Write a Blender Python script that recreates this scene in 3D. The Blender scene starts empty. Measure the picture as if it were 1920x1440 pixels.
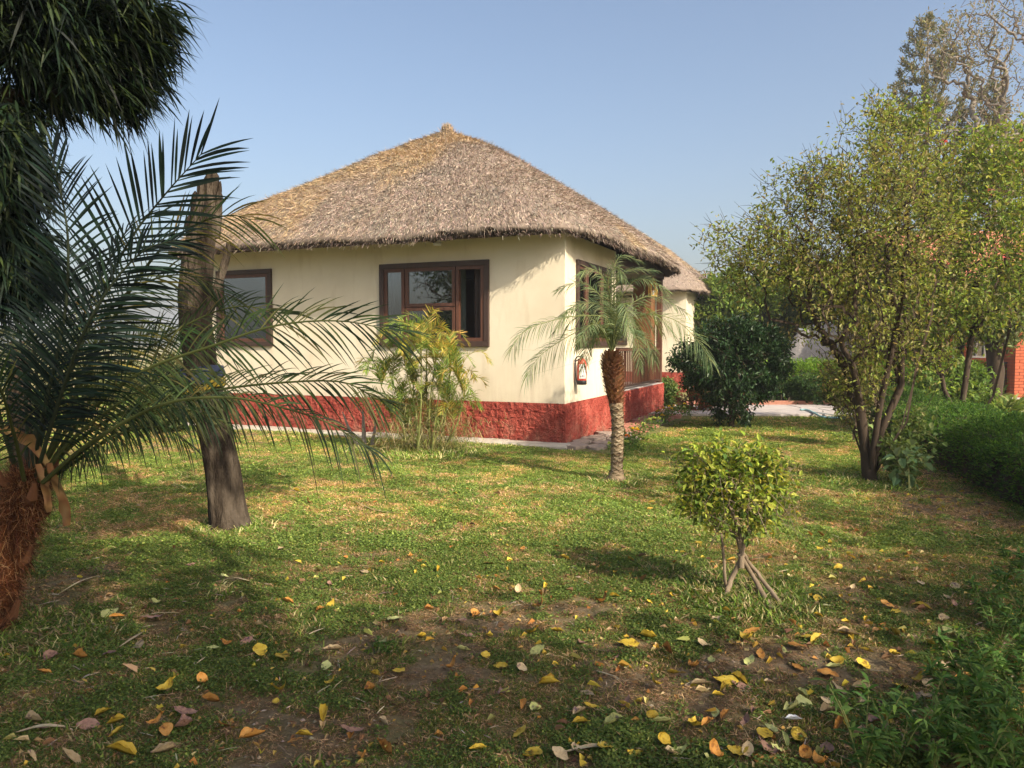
import bpy, math, random
import numpy as np
from math import radians, sin, cos, pi, sqrt

S = bpy.context.scene
C = S.collection
rad = math.radians
# ---------------------------------------------------------------- camera, sky, sun, exposure
CAM_H = 1.55; FPX = 1450.0; PITCH = math.atan(76 / FPX)
cam = bpy.data.objects.new('camera', bpy.data.cameras.new('camera'))
C.objects.link(cam); S.camera = cam
cam.location = (0, 0, CAM_H)
cam.rotation_euler = (pi / 2 - PITCH, 0, 0)
cam.data.sensor_width = 36; cam.data.lens = 36 * FPX / 1920
cam.data.clip_start = 0.05; cam.data.clip_end = 6000

SUN_EL = 37.0; SUN_A = 40.0         # sun behind the camera to the right, A from -Y towards +X
sdir = np.array([cos(rad(SUN_EL)) * sin(rad(SUN_A)), -cos(rad(SUN_EL)) * cos(rad(SUN_A)), sin(rad(SUN_EL))])
w = bpy.data.worlds.new('World'); S.world = w; w.use_nodes = True
nt = w.node_tree; nt.nodes.clear()
sky = nt.nodes.new('ShaderNodeTexSky'); sky.sky_type = 'NISHITA'; sky.sun_disc = False
sky.sun_elevation = rad(SUN_EL); sky.sun_rotation = rad(180 - SUN_A)
sky.air_density = 1.0; sky.dust_density = 4.6; sky.ozone_density = 1.0; sky.altitude = 0
bg = nt.nodes.new('ShaderNodeBackground'); bg.inputs[1].default_value = 0.135
wo = nt.nodes.new('ShaderNodeOutputWorld')
nt.links.new(sky.outputs[0], bg.inputs[0]); nt.links.new(bg.outputs[0], wo.inputs[0])
sl = bpy.data.lights.new('sun', 'SUN'); sl.energy = 5.0; sl.angle = rad(0.53); sl.color = (1.0, 0.885, 0.70)
so = bpy.data.objects.new('sun', sl); C.objects.link(so)
import mathutils
so.rotation_euler = mathutils.Vector((-sdir[0], -sdir[1], -sdir[2])).to_track_quat('-Z', 'Y').to_euler()
so.location = (10, -15, 20)
S.view_settings.view_transform = 'Standard'; S.view_settings.look = 'None'
S.view_settings.gamma = 1; S.view_settings.exposure = 0.65; S.view_settings.use_curve_mapping = False
S.render.engine = 'CYCLES'
S.cycles.max_bounces = 6; S.cycles.transparent_max_bounces = 12; S.cycles.diffuse_bounces = 3
S.cycles.volume_bounces = 0; S.cycles.volume_step_rate = 1.0

rng = np.random.default_rng(7)
random.seed(7)

# ---------------------------------------------------------------- projection helpers (photo pixel <-> place)
cp, sp_ = cos(PITCH), sin(PITCH)
def ray(px, py):
    a = (px - 960) / FPX; b = (720 - py) / FPX
    return np.array([a, cp + b * sp_, -sp_ + b * cp])
def P(px, py, Y):
    r = ray(px, py); k = Y / r[1]
    return np.array([r[0] * k, Y, CAM_H + r[2] * k])
def G(px, py, z=0.0):
    r = ray(px, py); k = (z - CAM_H) / r[2]
    return np.array([r[0] * k, r[1] * k, z])

# ---------------------------------------------------------------- noise in numpy
_T = np.random.default_rng(99).random((257, 257)); _T[256] = _T[0]; _T[:, 256] = _T[:, 0]
def vnoise(x, y):
    x = np.asarray(x, float); y = np.asarray(y, float)
    xi = np.floor(x).astype(int); yi = np.floor(y).astype(int)
    fx = x - xi; fy = y - yi; fx = fx * fx * (3 - 2 * fx); fy = fy * fy * (3 - 2 * fy)
    xi %= 256; yi %= 256
    a = _T[xi, yi] * (1 - fx) + _T[xi + 1, yi] * fx
    b = _T[xi, yi + 1] * (1 - fx) + _T[xi + 1, yi + 1] * fx
    return a * (1 - fy) + b * fy
def fbm(x, y, o=4):
    s = 0; a = 1; t = 0
    for k in range(o):
        s = s + a * vnoise(x * 2 ** k + 17.3 * k, y * 2 ** k + 5.1 * k); t += a; a *= .5
    return s / t
def sstep(a, b, x):
    t = np.clip((np.asarray(x, float) - a) / (b - a), 0, 1); return t * t * (3 - 2 * t)

# ---------------------------------------------------------------- materials
def new_mat(name):
    m = bpy.data.materials.new(name); m.use_nodes = True
    n = m.node_tree.nodes; l = m.node_tree.links
    return m, n, l, n['Principled BSDF']
def ramp(n, cols, pos=None):
    r = n.new('ShaderNodeValToRGB'); e = r.color_ramp.elements
    pos = pos or [i / (len(cols) - 1) for i in range(len(cols))]
    while len(e) < len(cols): e.new(.5)
    for i, (c, p) in enumerate(zip(cols, pos)):
        e[i].position = p; e[i].color = (*c, 1)
    return r
def tex_noise(n, l, scale, detail=6, rough=.6, coord=None, stretch=None, typ='ShaderNodeTexNoise'):
    t = n.new(typ); t.inputs['Scale'].default_value = scale
    if typ == 'ShaderNodeTexNoise':
        t.inputs['Detail'].default_value = detail; t.inputs['Roughness'].default_value = rough
    tc = n.new('ShaderNodeTexCoord'); out = tc.outputs[coord or 'Object']
    if stretch:
        mp = n.new('ShaderNodeMapping'); mp.inputs['Scale'].default_value = stretch
        l.new(out, mp.inputs[0]); out = mp.outputs[0]
    l.new(out, t.inputs['Vector']); return t
def proc(name, cols, scale=6, rough=.8, bump=.2, bscale=60, pos=None, stretch=None, spec=.3, bdist=.01, metal=0, detail=6):
    m, n, l, b = new_mat(name)
    t = tex_noise(n, l, scale, detail, stretch=stretch); r = ramp(n, cols, pos)
    l.new(t.outputs['Fac'], r.inputs[0]); l.new(r.outputs[0], b.inputs['Base Color'])
    b.inputs['Roughness'].default_value = rough; b.inputs['Specular IOR Level'].default_value = spec
    b.inputs['Metallic'].default_value = metal
    if bump:
        t2 = tex_noise(n, l, bscale, 4, stretch=stretch); bp = n.new('ShaderNodeBump')
        bp.inputs['Strength'].default_value = bump; bp.inputs['Distance'].default_value = bdist
        l.new(t2.outputs['Fac'], bp.inputs['Height']); l.new(bp.outputs[0], b.inputs['Normal'])
    return m
def attr_mat(name, rough=.5, spec=.35, transl=.35, bump=0, tint=(1, 1, 1), var=0.0, vscale=30):
    m, n, l, b = new_mat(name)
    a = n.new('ShaderNodeAttribute'); a.attribute_name = 'col'
    src = a.outputs['Color']
    if var:
        t = tex_noise(n, l, vscale, 3)
        mr = n.new('ShaderNodeMapRange'); mr.inputs[3].default_value = 1 - var; mr.inputs[4].default_value = 1 + var
        l.new(t.outputs['Fac'], mr.inputs[0])
        mx = n.new('ShaderNodeVectorMath'); mx.operation = 'SCALE'
        l.new(src, mx.inputs[0]); l.new(mr.outputs[0], mx.inputs['Scale']); src = mx.outputs[0]
    l.new(src, b.inputs['Base Color'])
    b.inputs['Roughness'].default_value = rough; b.inputs['Specular IOR Level'].default_value = spec
    if transl:
        tr = n.new('ShaderNodeBsdfTranslucent'); mx = n.new('ShaderNodeMixShader'); mx.inputs[0].default_value = transl
        g = n.new('ShaderNodeVectorMath'); g.operation = 'MULTIPLY'; g.inputs[1].default_value = (1.5, 1.45, .6)
        l.new(src, g.inputs[0]); l.new(g.outputs[0], tr.inputs[0])
        l.new(b.outputs[0], mx.inputs[1]); l.new(tr.outputs[0], mx.inputs[2])
        l.new(mx.outputs[0], n['Material Output'].inputs[0])
    return m

M_leaf = attr_mat('leaf', .6, .16, .38)
M_gloss = attr_mat('glossy_leaf', .42, .3, .25)
M_dry = attr_mat('dry_fibre', .9, .1, .12)
M_straw = attr_mat('thatch_straw', .95, .05, 0, var=.25, vscale=14)
M_grass = attr_mat('grass_blade', .6, .2, .35)
def tinted(m):
    n = m.node_tree.nodes; l = m.node_tree.links; a = [x for x in n if x.type == 'ATTRIBUTE'][0]
    t = n.new('ShaderNodeAttribute'); t.attribute_type = 'INSTANCER'; t.attribute_name = 'tint'
    mu = n.new('ShaderNodeVectorMath'); mu.operation = 'MULTIPLY'; l.new(a.outputs['Color'], mu.inputs[0]); l.new(t.outputs['Vector'], mu.inputs[1])
    for lk in list(l):
        if lk.from_node == a and lk.to_node != mu: to = lk.to_socket; l.remove(lk); l.new(mu.outputs[0], to)
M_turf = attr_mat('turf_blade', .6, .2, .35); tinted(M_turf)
M_bark = proc('brown_bark', [(.018, .013, .010), (.060, .047, .035), (.125, .10, .077)], 9, .95, 1.0, 26, stretch=(1, 1, .22), spec=.05, bdist=.05, pos=[.32, .5, .72])
M_bark_grey = proc('grey_bark', [(.10, .085, .07), (.22, .19, .16), (.33, .30, .26)], 10, .95, .5, 40, stretch=(1, 1, .3), spec=.1)
M_bark_dark = proc('dark_bark', [(.022, .016, .012), (.06, .044, .032), (.12, .09, .065)], 9, .95, .6, 40, stretch=(1, 1, .3), spec=.1)
M_stem = proc('green_stem', [(.09, .11, .03), (.17, .19, .055), (.26, .22, .08)], 8, .6, .2, 40, stretch=(1, 1, .2))
M_wood = proc('varnished_wood', [(.055, .024, .016), (.10, .042, .026), (.15, .065, .038)], 5, .45, .15, 80, stretch=(8, 8, .6), spec=.4)
M_wood_dark = proc('dark_frame_wood', [(.028, .018, .016), (.055, .033, .026), (.085, .048, .036)], 5, .5, .15, 80, stretch=(8, 8, .6), spec=.35)
M_pillar = proc('orange_pillar_wood', [(.12, .05, .022), (.19, .082, .035), (.26, .12, .055)], 4, .5, .15, 60, stretch=(6, 6, .5), spec=.3)
M_pole = proc('rafter_pole', [(.06, .042, .03), (.13, .095, .07)], 12, .9, .4, 60)
M_under = proc('thatch_underside', [(.035, .026, .02), (.09, .068, .05), (.05, .036, .028)], 22, 1, .8, 120, spec=.02)
M_conc = proc('concrete', [(.30, .265, .22), (.42, .38, .32), (.52, .48, .42)], 5, .95, .5, 90, spec=.1)
M_gravel = proc('broken_paving', [(.16, .11, .09), (.30, .24, .20), (.40, .35, .31)], 14, .95, .7, 90, spec=.1)
M_slab = proc('stone_slab', [(.30, .27, .25), (.40, .36, .34), (.5, .46, .43)], 3, .9, .4, 60, spec=.15)
M_brickpave = proc('red_paver', [(.24, .10, .07), (.36, .17, .12), (.42, .26, .20)], 9, .95, .5, 80, spec=.1)
M_rock = proc('grey_rock', [(.20, .18, .165), (.34, .31, .29), (.46, .43, .41)], 1.6, .9, .7, 12, spec=.15, bdist=.04)
M_brick = proc('red_brick', [(.25, .06, .035), (.42, .115, .06), (.52, .17, .10)], 5, .9, .4, 70, spec=.1)
M_mortar = proc('mortar', [(.16, .07, .05), (.24, .12, .09)], 12, .95, .3, 90, spec=.05)
M_white = proc('white_paint', [(.62, .61, .58), (.74, .73, .70)], 5, .6, .1, 50)
M_iron = proc('dark_iron', [(.03, .03, .035), (.06, .06, .065)], 8, .5, .1, 50)
M_tile = proc('terracotta_tile', [(.34, .12, .07), (.5, .2, .12), (.55, .28, .2)], 3, .9, .4, 20)
M_paper = proc('white_paper', [(.66, .66, .64), (.74, .74, .73)], 4, .7, 0)
M_card = proc('grey_print', [(.22, .22, .26), (.3, .3, .34)], 20, .7, 0)
M_redmetal = proc('red_enamel', [(.50, .05, .03), (.56, .065, .04)], 3, .3, .02, 40, spec=.5)
M_black = proc('black_rubber', [(.012, .012, .012), (.03, .03, .03)], 12, .5, .1, 60)
M_chrome = proc('dull_metal', [(.4, .4, .4), (.6, .6, .6)], 12, .3, .05, 60, metal=1)
M_gold = proc('gold_lantern_metal', [(.62, .36, .07), (.82, .52, .14)], 9, .35, .1, 50, metal=.55)
M_curtain = proc('beige_curtain', [(.28, .20, .15), (.40, .30, .24)], 3, .9, .1, 80, stretch=(6, 6, .4))
M_teal = proc('grey_green_blind', [(.10, .13, .12), (.15, .18, .165)], 2, .8, .1, 80)
M_interior = proc('dim_interior', [(.05, .042, .036), (.09, .075, .06)], 2, .9, 0)
M_ceiling = proc('cream_ceiling', [(.50, .44, .33), (.58, .52, .40)], 3, .9, .05)
M_hose = proc('pale_blue_hose', [(.22, .42, .45), (.32, .52, .54)], 12, .4, 0)
M_yellow = proc('yellow_cloth', [(.34, .24, .02), (.46, .34, .05)], 6, .8, .3, 60)
M_blue = proc('blue_grey_cloth', [(.012, .016, .035), (.05, .065, .12), (.30, .33, .40)], 14, .8, .3, 60)
M_litter = proc('white_scrap', [(.5, .52, .56), (.66, .68, .7)], 6, .7, .1)

def mat_wall():
    m, n, l, b = new_mat('cream_limewash')
    t = tex_noise(n, l, .7, 5); r = ramp(n, [(.64, .555, .415), (.71, .63, .485), (.74, .67, .53)], [.3, .5, .7])
    l.new(t.outputs['Fac'], r.inputs[0])
    t2 = tex_noise(n, l, 2.2, 8, stretch=(1.6, 1.6, .35)); r2 = ramp(n, [(.80, .76, .70), (1, 1, 1)], [.30, .46])
    l.new(t2.outputs['Fac'], r2.inputs[0])
    mx = n.new('ShaderNodeMix'); mx.data_type = 'RGBA'; mx.blend_type = 'MULTIPLY'; mx.inputs[0].default_value = .55
    l.new(r.outputs[0], mx.inputs[6]); l.new(r2.outputs[0], mx.inputs[7]); 
    # splash dirt and rain runs low down on the plaster
    tc = n.new('ShaderNodeTexCoord'); sx = n.new('ShaderNodeSeparateXYZ'); l.new(tc.outputs['Object'], sx.inputs[0])
    mr = n.new('ShaderNodeMapRange'); mr.inputs[1].default_value = .62; mr.inputs[2].default_value = 1.25; mr.inputs[3].default_value = 1; mr.inputs[4].default_value = 0
    l.new(sx.outputs[2], mr.inputs[0])
    t3 = tex_noise(n, l, 5, 6, stretch=(2, 2, .3)); r3 = ramp(n, [(0, 0, 0), (1, 1, 1)], [.42, .75]); l.new(t3.outputs['Fac'], r3.inputs[0])
    mm = n.new('ShaderNodeMath'); mm.operation = 'MULTIPLY'; l.new(mr.outputs[0], mm.inputs[0]); l.new(r3.outputs[0], mm.inputs[1])
    m2 = n.new('ShaderNodeMix'); m2.data_type = 'RGBA'; l.new(mm.outputs[0], m2.inputs[0]); l.new(mx.outputs[2], m2.inputs[6])
    m2.inputs[7].default_value = (.58, .48, .36, 1)
    l.new(m2.outputs[2], b.inputs['Base Color']); b.inputs['Roughness'].default_value = .92; b.inputs['Specular IOR Level'].default_value = .1
    tb = tex_noise(n, l, 45, 5); bp = n.new('ShaderNodeBump'); bp.inputs['Strength'].default_value = .25; bp.inputs['Distance'].default_value = .006
    tb2 = tex_noise(n, l, 1.6, 2); ad = n.new('ShaderNodeMath'); ad.operation = 'MULTIPLY_ADD'; ad.inputs[1].default_value = 5
    l.new(tb2.outputs['Fac'], ad.inputs[0]); l.new(tb.outputs['Fac'], ad.inputs[2])
    l.new(ad.outputs[0], bp.inputs['Height']); l.new(bp.outputs[0], b.inputs['Normal'])
    return m
M_wall = mat_wall()
def mat_plinth():
    m, n, l, b = new_mat('red_roughcast')
    t = tex_noise(n, l, 3, 8); r = ramp(n, [(.20, .036, .027), (.31, .062, .046), (.40, .10, .075)], [.3, .5, .72])
    l.new(t.outputs['Fac'], r.inputs[0])
    t4 = tex_noise(n, l, 4, 6, stretch=(2.5, 2.5, .3)); r4 = ramp(n, [(.75, .72, .7), (1, 1, 1)], [.36, .5]); l.new(t4.outputs['Fac'], r4.inputs[0])
    mx = n.new('ShaderNodeMix'); mx.data_type = 'RGBA'; mx.blend_type = 'MULTIPLY'; mx.inputs[0].default_value = .7
    l.new(r.outputs[0], mx.inputs[6]); l.new(r4.outputs[0], mx.inputs[7])
    tc = n.new('ShaderNodeTexCoord'); sx = n.new('ShaderNodeSeparateXYZ'); l.new(tc.outputs['Object'], sx.inputs[0])
    mr = n.new('ShaderNodeMapRange'); mr.inputs[1].default_value = 0.0; mr.inputs[2].default_value = .42; mr.inputs[3].default_value = 1.0; mr.inputs[4].default_value = .12; l.new(sx.outputs[2], mr.inputs[0])
    t5 = tex_noise(n, l, 6, 7, .7); r5 = ramp(n, [(0, 0, 0), (1, 1, 1)], [.42, .68]); l.new(t5.outputs['Fac'], r5.inputs[0])
    mm = n.new('ShaderNodeMath'); mm.operation = 'MULTIPLY'; l.new(mr.outputs[0], mm.inputs[0]); l.new(r5.outputs[0], mm.inputs[1])
    m3 = n.new('ShaderNodeMix'); m3.data_type = 'RGBA'; l.new(mm.outputs[0], m3.inputs[0]); l.new(mx.outputs[2], m3.inputs[6]); m3.inputs[7].default_value = (.25, .13, .09, 1)
    l.new(m3.outputs[2], b.inputs['Base Color'])
    b.inputs['Roughness'].default_value = .95; b.inputs['Specular IOR Level'].default_value = .08
    v = tex_noise(n, l, 55, typ='ShaderNodeTexVoronoi'); bp = n.new('ShaderNodeBump'); bp.inputs['Strength'].default_value = .9; bp.inputs['Distance'].default_value = .012; bp.invert = True
    l.new(v.outputs['Distance'], bp.inputs['Height']); l.new(bp.outputs[0], b.inputs['Normal'])
    return m
M_plinth = mat_plinth()
def mat_glass(name, body=(.03, .035, .035), refl=.42, see=.55):
    m, n, l, b = new_mat(name); n.remove(b)
    g = n.new('ShaderNodeBsdfGlossy'); g.inputs['Roughness'].default_value = .015; g.inputs[0].default_value = (.75, .78, .8, 1)
    tr = n.new('ShaderNodeBsdfTransparent'); tr.inputs[0].default_value = (see, see, see * .97, 1)
    mx = n.new('ShaderNodeMixShader'); mx.inputs[0].default_value = refl
    l.new(tr.outputs[0], mx.inputs[1]); l.new(g.outputs[0], mx.inputs[2]); l.new(mx.outputs[0], n['Material Output'].inputs[0])
    # slight old-glass waviness
    t = tex_noise(n, l, 3, 1); bp = n.new('ShaderNodeBump'); bp.inputs['Strength'].default_value = .04; bp.inputs['Distance'].default_value = .02
    l.new(t.outputs['Fac'], bp.inputs['Height']); l.new(bp.outputs[0], g.inputs['Normal'])
    return m
M_glass = mat_glass('window_glass', refl=.30)
M_glass2 = mat_glass('tinted_window_glass', refl=.22)

# ---------------------------------------------------------------- object helpers
ORG = {}
def tag(o, label=None, cat=None, group=None, kind=None):
    if label: o['label'] = label
    if cat: o['category'] = cat
    if group: o['group'] = group
    if kind: o['kind'] = kind
    return o
def thing(name, label, cat, loc=(0, 0, 0), rz=0, group=None, world=True):
    o = bpy.data.objects.new(name, None); C.objects.link(o); o.location = loc; o.rotation_euler = (0, 0, rz)
    o.empty_display_size = .2
    if world: ORG[o.name] = np.array(loc, float)
    return tag(o, label, cat, group)
def mesh_np(name, V, F, col=None, smooth=False):
    me = bpy.data.meshes.new(name)
    V = np.asarray(V, np.float32); F = np.asarray(F, np.int32)
    n, k = F.shape
    me.vertices.add(len(V)); me.vertices.foreach_set('co', V.ravel())
    me.loops.add(n * k); me.loops.foreach_set('vertex_index', F.ravel())
    me.polygons.add(n); me.polygons.foreach_set('loop_start', np.arange(n, dtype=np.int32) * k)
    me.polygons.foreach_set('loop_total', np.full(n, k, np.int32))
    me.polygons.foreach_set('use_smooth', np.full(n, bool(smooth)))
    me.update(calc_edges=True)
    if col is not None:
        a = me.color_attributes.new('col', 'FLOAT_COLOR', 'POINT')
        c4 = np.ones((len(V), 4), np.float32); c4[:, :3] = np.clip(col, 0, 1); a.data.foreach_set('color', c4.ravel())
    return me
def mk(name, V, F, mat, parent=None, col=None, smooth=False, kind=None):
    V = np.asarray(V, float)
    if parent is not None and parent.name in ORG: V = V - ORG[parent.name]
    o = bpy.data.objects.new(name, mesh_np(name, V, F, col, smooth)); C.objects.link(o)
    o.data.materials.append(mat)
    if parent is not None:
        o.parent = parent
        if parent.name in ORG: ORG[o.name] = ORG[parent.name]
    if kind: o['kind'] = kind
    return o
class Acc:
    def __init__(s): s.V = []; s.F = []; s.C = []; s.n = 0
    def add(s, V, F, col=None):
        V = np.asarray(V, float).reshape(-1, 3); F = np.asarray(F, int).reshape(-1, 4)
        s.V.append(V); s.F.append(F + s.n)
        if col is None: col = (1, 1, 1)
        col = np.asarray(col, float)
        if col.ndim == 1: col = np.tile(col, (len(V), 1))
        s.C.append(col); s.n += len(V)
    def box(s, x0, x1, y0, y1, z0, z1, col=None):
        V = [(x, y, z) for z in (z0, z1) for y in (y0, y1) for x in (x0, x1)]
        F = [(0, 2, 3, 1), (4, 5, 7, 6), (0, 1, 5, 4), (2, 6, 7, 3), (0, 4, 6, 2), (1, 3, 7, 5)]
        s.add(V, F, col)
    def tube(s, pts, radii, sides=6, col=None, cap=True, jit=0):
        pts = np.asarray(pts, float); n = len(pts)
        radii = np.broadcast_to(np.asarray(radii, float), (n,))
        T = np.gradient(pts, axis=0); T /= np.linalg.norm(T, axis=1)[:, None] + 1e-9
        up = np.array([0, 0, 1.]) if abs(T[0][2]) < .9 else np.array([1., 0, 0])
        a0 = np.cross(T[0], up); a0 /= np.linalg.norm(a0)
        A = [a0]
        for i in range(1, n):
            a = A[-1] - T[i] * np.dot(A[-1], T[i]); nn = np.linalg.norm(a)
            A.append(a / nn if nn > 1e-6 else A[-1])
        A = np.array(A); B = np.cross(T, A)
        th = np.arange(sides) * 2 * pi / sides
        R = radii[:, None] * (1 + (jit * (rng.random((n, sides)) - .5) if jit else 0)) * np.ones((n, sides))
        V = pts[:, None] + R[..., None] * (A[:, None] * np.cos(th)[None, :, None] + B[:, None] * np.sin(th)[None, :, None])
        F = []
        for i in range(n - 1):
            for j in range(sides):
                k = (j + 1) % sides
                F.append((i * sides + j, i * sides + k, (i + 1) * sides + k, (i + 1) * sides + j))
        V = V.reshape(-1, 3)
        if cap:
            c0 = len(V); V = np.vstack([V, pts[0], pts[-1]])
            for j in range(0, sides, 2):
                F.append((c0, (j + 2) % sides, j + 1, j)); b = (n - 1) * sides
                F.append((c0 + 1, b + j, b + j + 1, b + (j + 2) % sides))
        s.add(V, F, col)
    def build(s, name, mat, parent=None, smooth=False, kind=None, bevel=0):
        if not s.V: return None
        o = mk(name, np.vstack(s.V), np.vstack(s.F), mat, parent, np.vstack(s.C), smooth, kind)
        if bevel:
            b = o.modifiers.new('edge', 'BEVEL'); b.width = bevel; b.segments = 2; b.limit_method = 'ANGLE'
        return o
def boxpart(name, b, mat, parent, bevel=.004):
    a = Acc(); a.box(*b); return a.build(name, mat, parent, bevel=bevel)
def catmull(ctrl, n):
    c = np.asarray(ctrl, float); c = np.vstack([2 * c[0] - c[1], c, 2 * c[-1] - c[-2]])
    seg = len(c) - 3; out = []
    for q in np.linspace(0, seg, n):
        i = min(int(q), seg - 1); t = q - i; p0, p1, p2, p3 = c[i:i + 4]
        out.append(.5 * ((2 * p1) + (p2 - p0) * t + (2 * p0 - 5 * p1 + 4 * p2 - p3) * t * t + (3 * p1 - p0 - 3 * p2 + p3) * t ** 3))
    return np.array(out)
def nrm(v):
    v = np.asarray(v, float); return v / (np.linalg.norm(v, axis=-1, keepdims=True) + 1e-9)
def copy_tree(o, loc, rz=None, sc=None, label=None, group=None):
    r = o.copy(); C.objects.link(r); r.location = loc
    if rz is not None: r.rotation_euler = (r.rotation_euler[0], r.rotation_euler[1], rz)
    if sc is not None: r.scale = (sc, sc, sc)
    if label: r['label'] = label
    if group: r['group'] = group
    for ch in list(o.children):
        c = ch.copy(); C.objects.link(c); c.parent = r
        for g in list(ch.children):
            d = g.copy(); C.objects.link(d); d.parent = c
    return r

# ---------------------------------------------------------------- foliage generators
def rand_dirs(n, g=None):
    v = (g or rng).normal(size=(n, 3)); return nrm(v)
def leaves(acc, pos, dirs, L, W, col, fold=.25, curl=.15):
    """little folded leaves: 6 verts, 2 quads each"""
    n = len(pos); L = np.broadcast_to(L, (n,))[:, None]; W = np.broadcast_to(W, (n,))[:, None]
    d = nrm(dirs); s = nrm(np.cross(d, rand_dirs(n) * .6 + np.array([0, 0, 1.]))); u = np.cross(s, d)
    tip = pos + d * L - u * L * curl; base = pos
    mid = pos + d * L * .5
    lw = u * W * fold
    a = pos + d * L * .35 - s * W * .5 + lw; a2 = pos + d * L * .72 - s * W * .33 + lw * .6 - u * L * curl * .4
    b = pos + d * L * .35 + s * W * .5 + lw; b2 = pos + d * L * .72 + s * W * .33 + lw * .6 - u * L * curl * .4
    V = np.stack([base, a, a2, tip, b2, b], 1).reshape(-1, 3)
    i = np.arange(n)[:, None] * 6
    F = np.concatenate([i + np.array([[0, 1, 2, 3]]), i + np.array([[0, 3, 4, 5]])], 0)
    acc.add(V, F, np.repeat(col, 6, 0))
def strips(acc, pos, dirs, L, W, col, droop=.5, segs=3, side=None, taper=(.5, 1, .8, .04)):
    """long narrow leaves bending under gravity"""
    n = len(pos); L = np.broadcast_to(L, (n,))[:, None]; W = np.broadcast_to(W, (n,))[:, None]; droop = np.broadcast_to(droop, (n,))[:, None]
    d = nrm(dirs)
    if side is None: side = nrm(np.cross(d, rand_dirs(n) * .7 + np.array([0, 0, 1.])))
    q = np.linspace(0, 1, segs + 1); tp = np.interp(q, np.linspace(0, 1, len(taper)), taper)
    V = []
    for k in range(segs + 1):
        c = pos + d * L * q[k] + np.array([0, 0, -1.]) * droop * L * q[k] ** 2
        V += [c - side * W * .5 * tp[k], c + side * W * .5 * tp[k]]
    V = np.stack(V, 1).reshape(-1, 3); m = 2 * (segs + 1)
    i = np.arange(n)[:, None] * m
    F = np.concatenate([i + np.array([[2 * k, 2 * k + 1, 2 * k + 3, 2 * k + 2]]) for k in range(segs)], 0)
    acc.add(V, F, np.repeat(col, m, 0))
def palette(n, cols, wts=None, jit=.18, g=None):
    g = g or rng; cols = np.array(cols); k = g.choice(len(cols), n, p=None if wts is None else np.array(wts) / sum(wts))
    return cols[k] * (1 + jit * g.normal(size=(n, 1))).clip(.5, 1.6) * (1 + .06 * g.normal(size=(n, 3)))
def frond(acc, ctrl, N, L, nl=60, w=.02, droop=.25, fw=50, start=.15, cols=((.04, .07, .02),), r0=.012, lift=.1, tip=.5, stemcol=(.12, .14, .04), segs=4, jit=.12, nleaf_gap=1.0, rs=6):
    pts = catmull(ctrl, 28); acc.tube(pts, np.linspace(r0, r0 * .18, 28), rs, col=stemcol)
    seg = np.linalg.norm(np.diff(pts, axis=0), axis=1); cum = np.r_[0, np.cumsum(seg)]; tot = cum[-1]
    t = np.linspace(start, .995, nl); t = np.repeat(t, 2) + rng.normal(size=2 * nl) * .004; t = t.clip(start, 1)
    sg = np.tile([1, -1], nl).astype(float)
    pos = np.stack([np.interp(t * tot, cum, pts[:, k]) for k in range(3)], 1)
    Tn = np.gradient(pts, axis=0); T = nrm(np.stack([np.interp(t * tot, cum, Tn[:, k]) for k in range(3)], 1))
    N = np.broadcast_to(np.asarray(N, float), T.shape)
    Sd = nrm(np.cross(T, N)); Nn = np.cross(Sd, T)
    a = rad(fw) * (1 - .62 * ((t - start) / (1 - start)) ** 3)        # angle from the rachis
    a = a + rng.normal(size=len(t)) * jit * .6
    d = Sd * sg[:, None] * np.sin(a)[:, None] + T * np.cos(a)[:, None] + Nn * (lift + rng.normal(size=len(t)) * jit)[:, None]
    u = (t - start) / (1 - start)
    ln = L * (np.interp(u, [0, .12, .35, .7, 1], [.5, .85, 1, .85, tip])) * (1 + .07 * rng.normal(size=len(t)))
    col = palette(len(t), cols)
    side = nrm(np.cross(d, Nn + rand_dirs(len(t)) * .5))
    strips(acc, pos, d, ln, w * (.8 + .4 * rng.random(len(t))), col, droop=droop * (1 + .35 * rng.normal(size=len(t))), segs=segs, side=side, taper=(.45, .9, 1, .7, .05))

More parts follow.
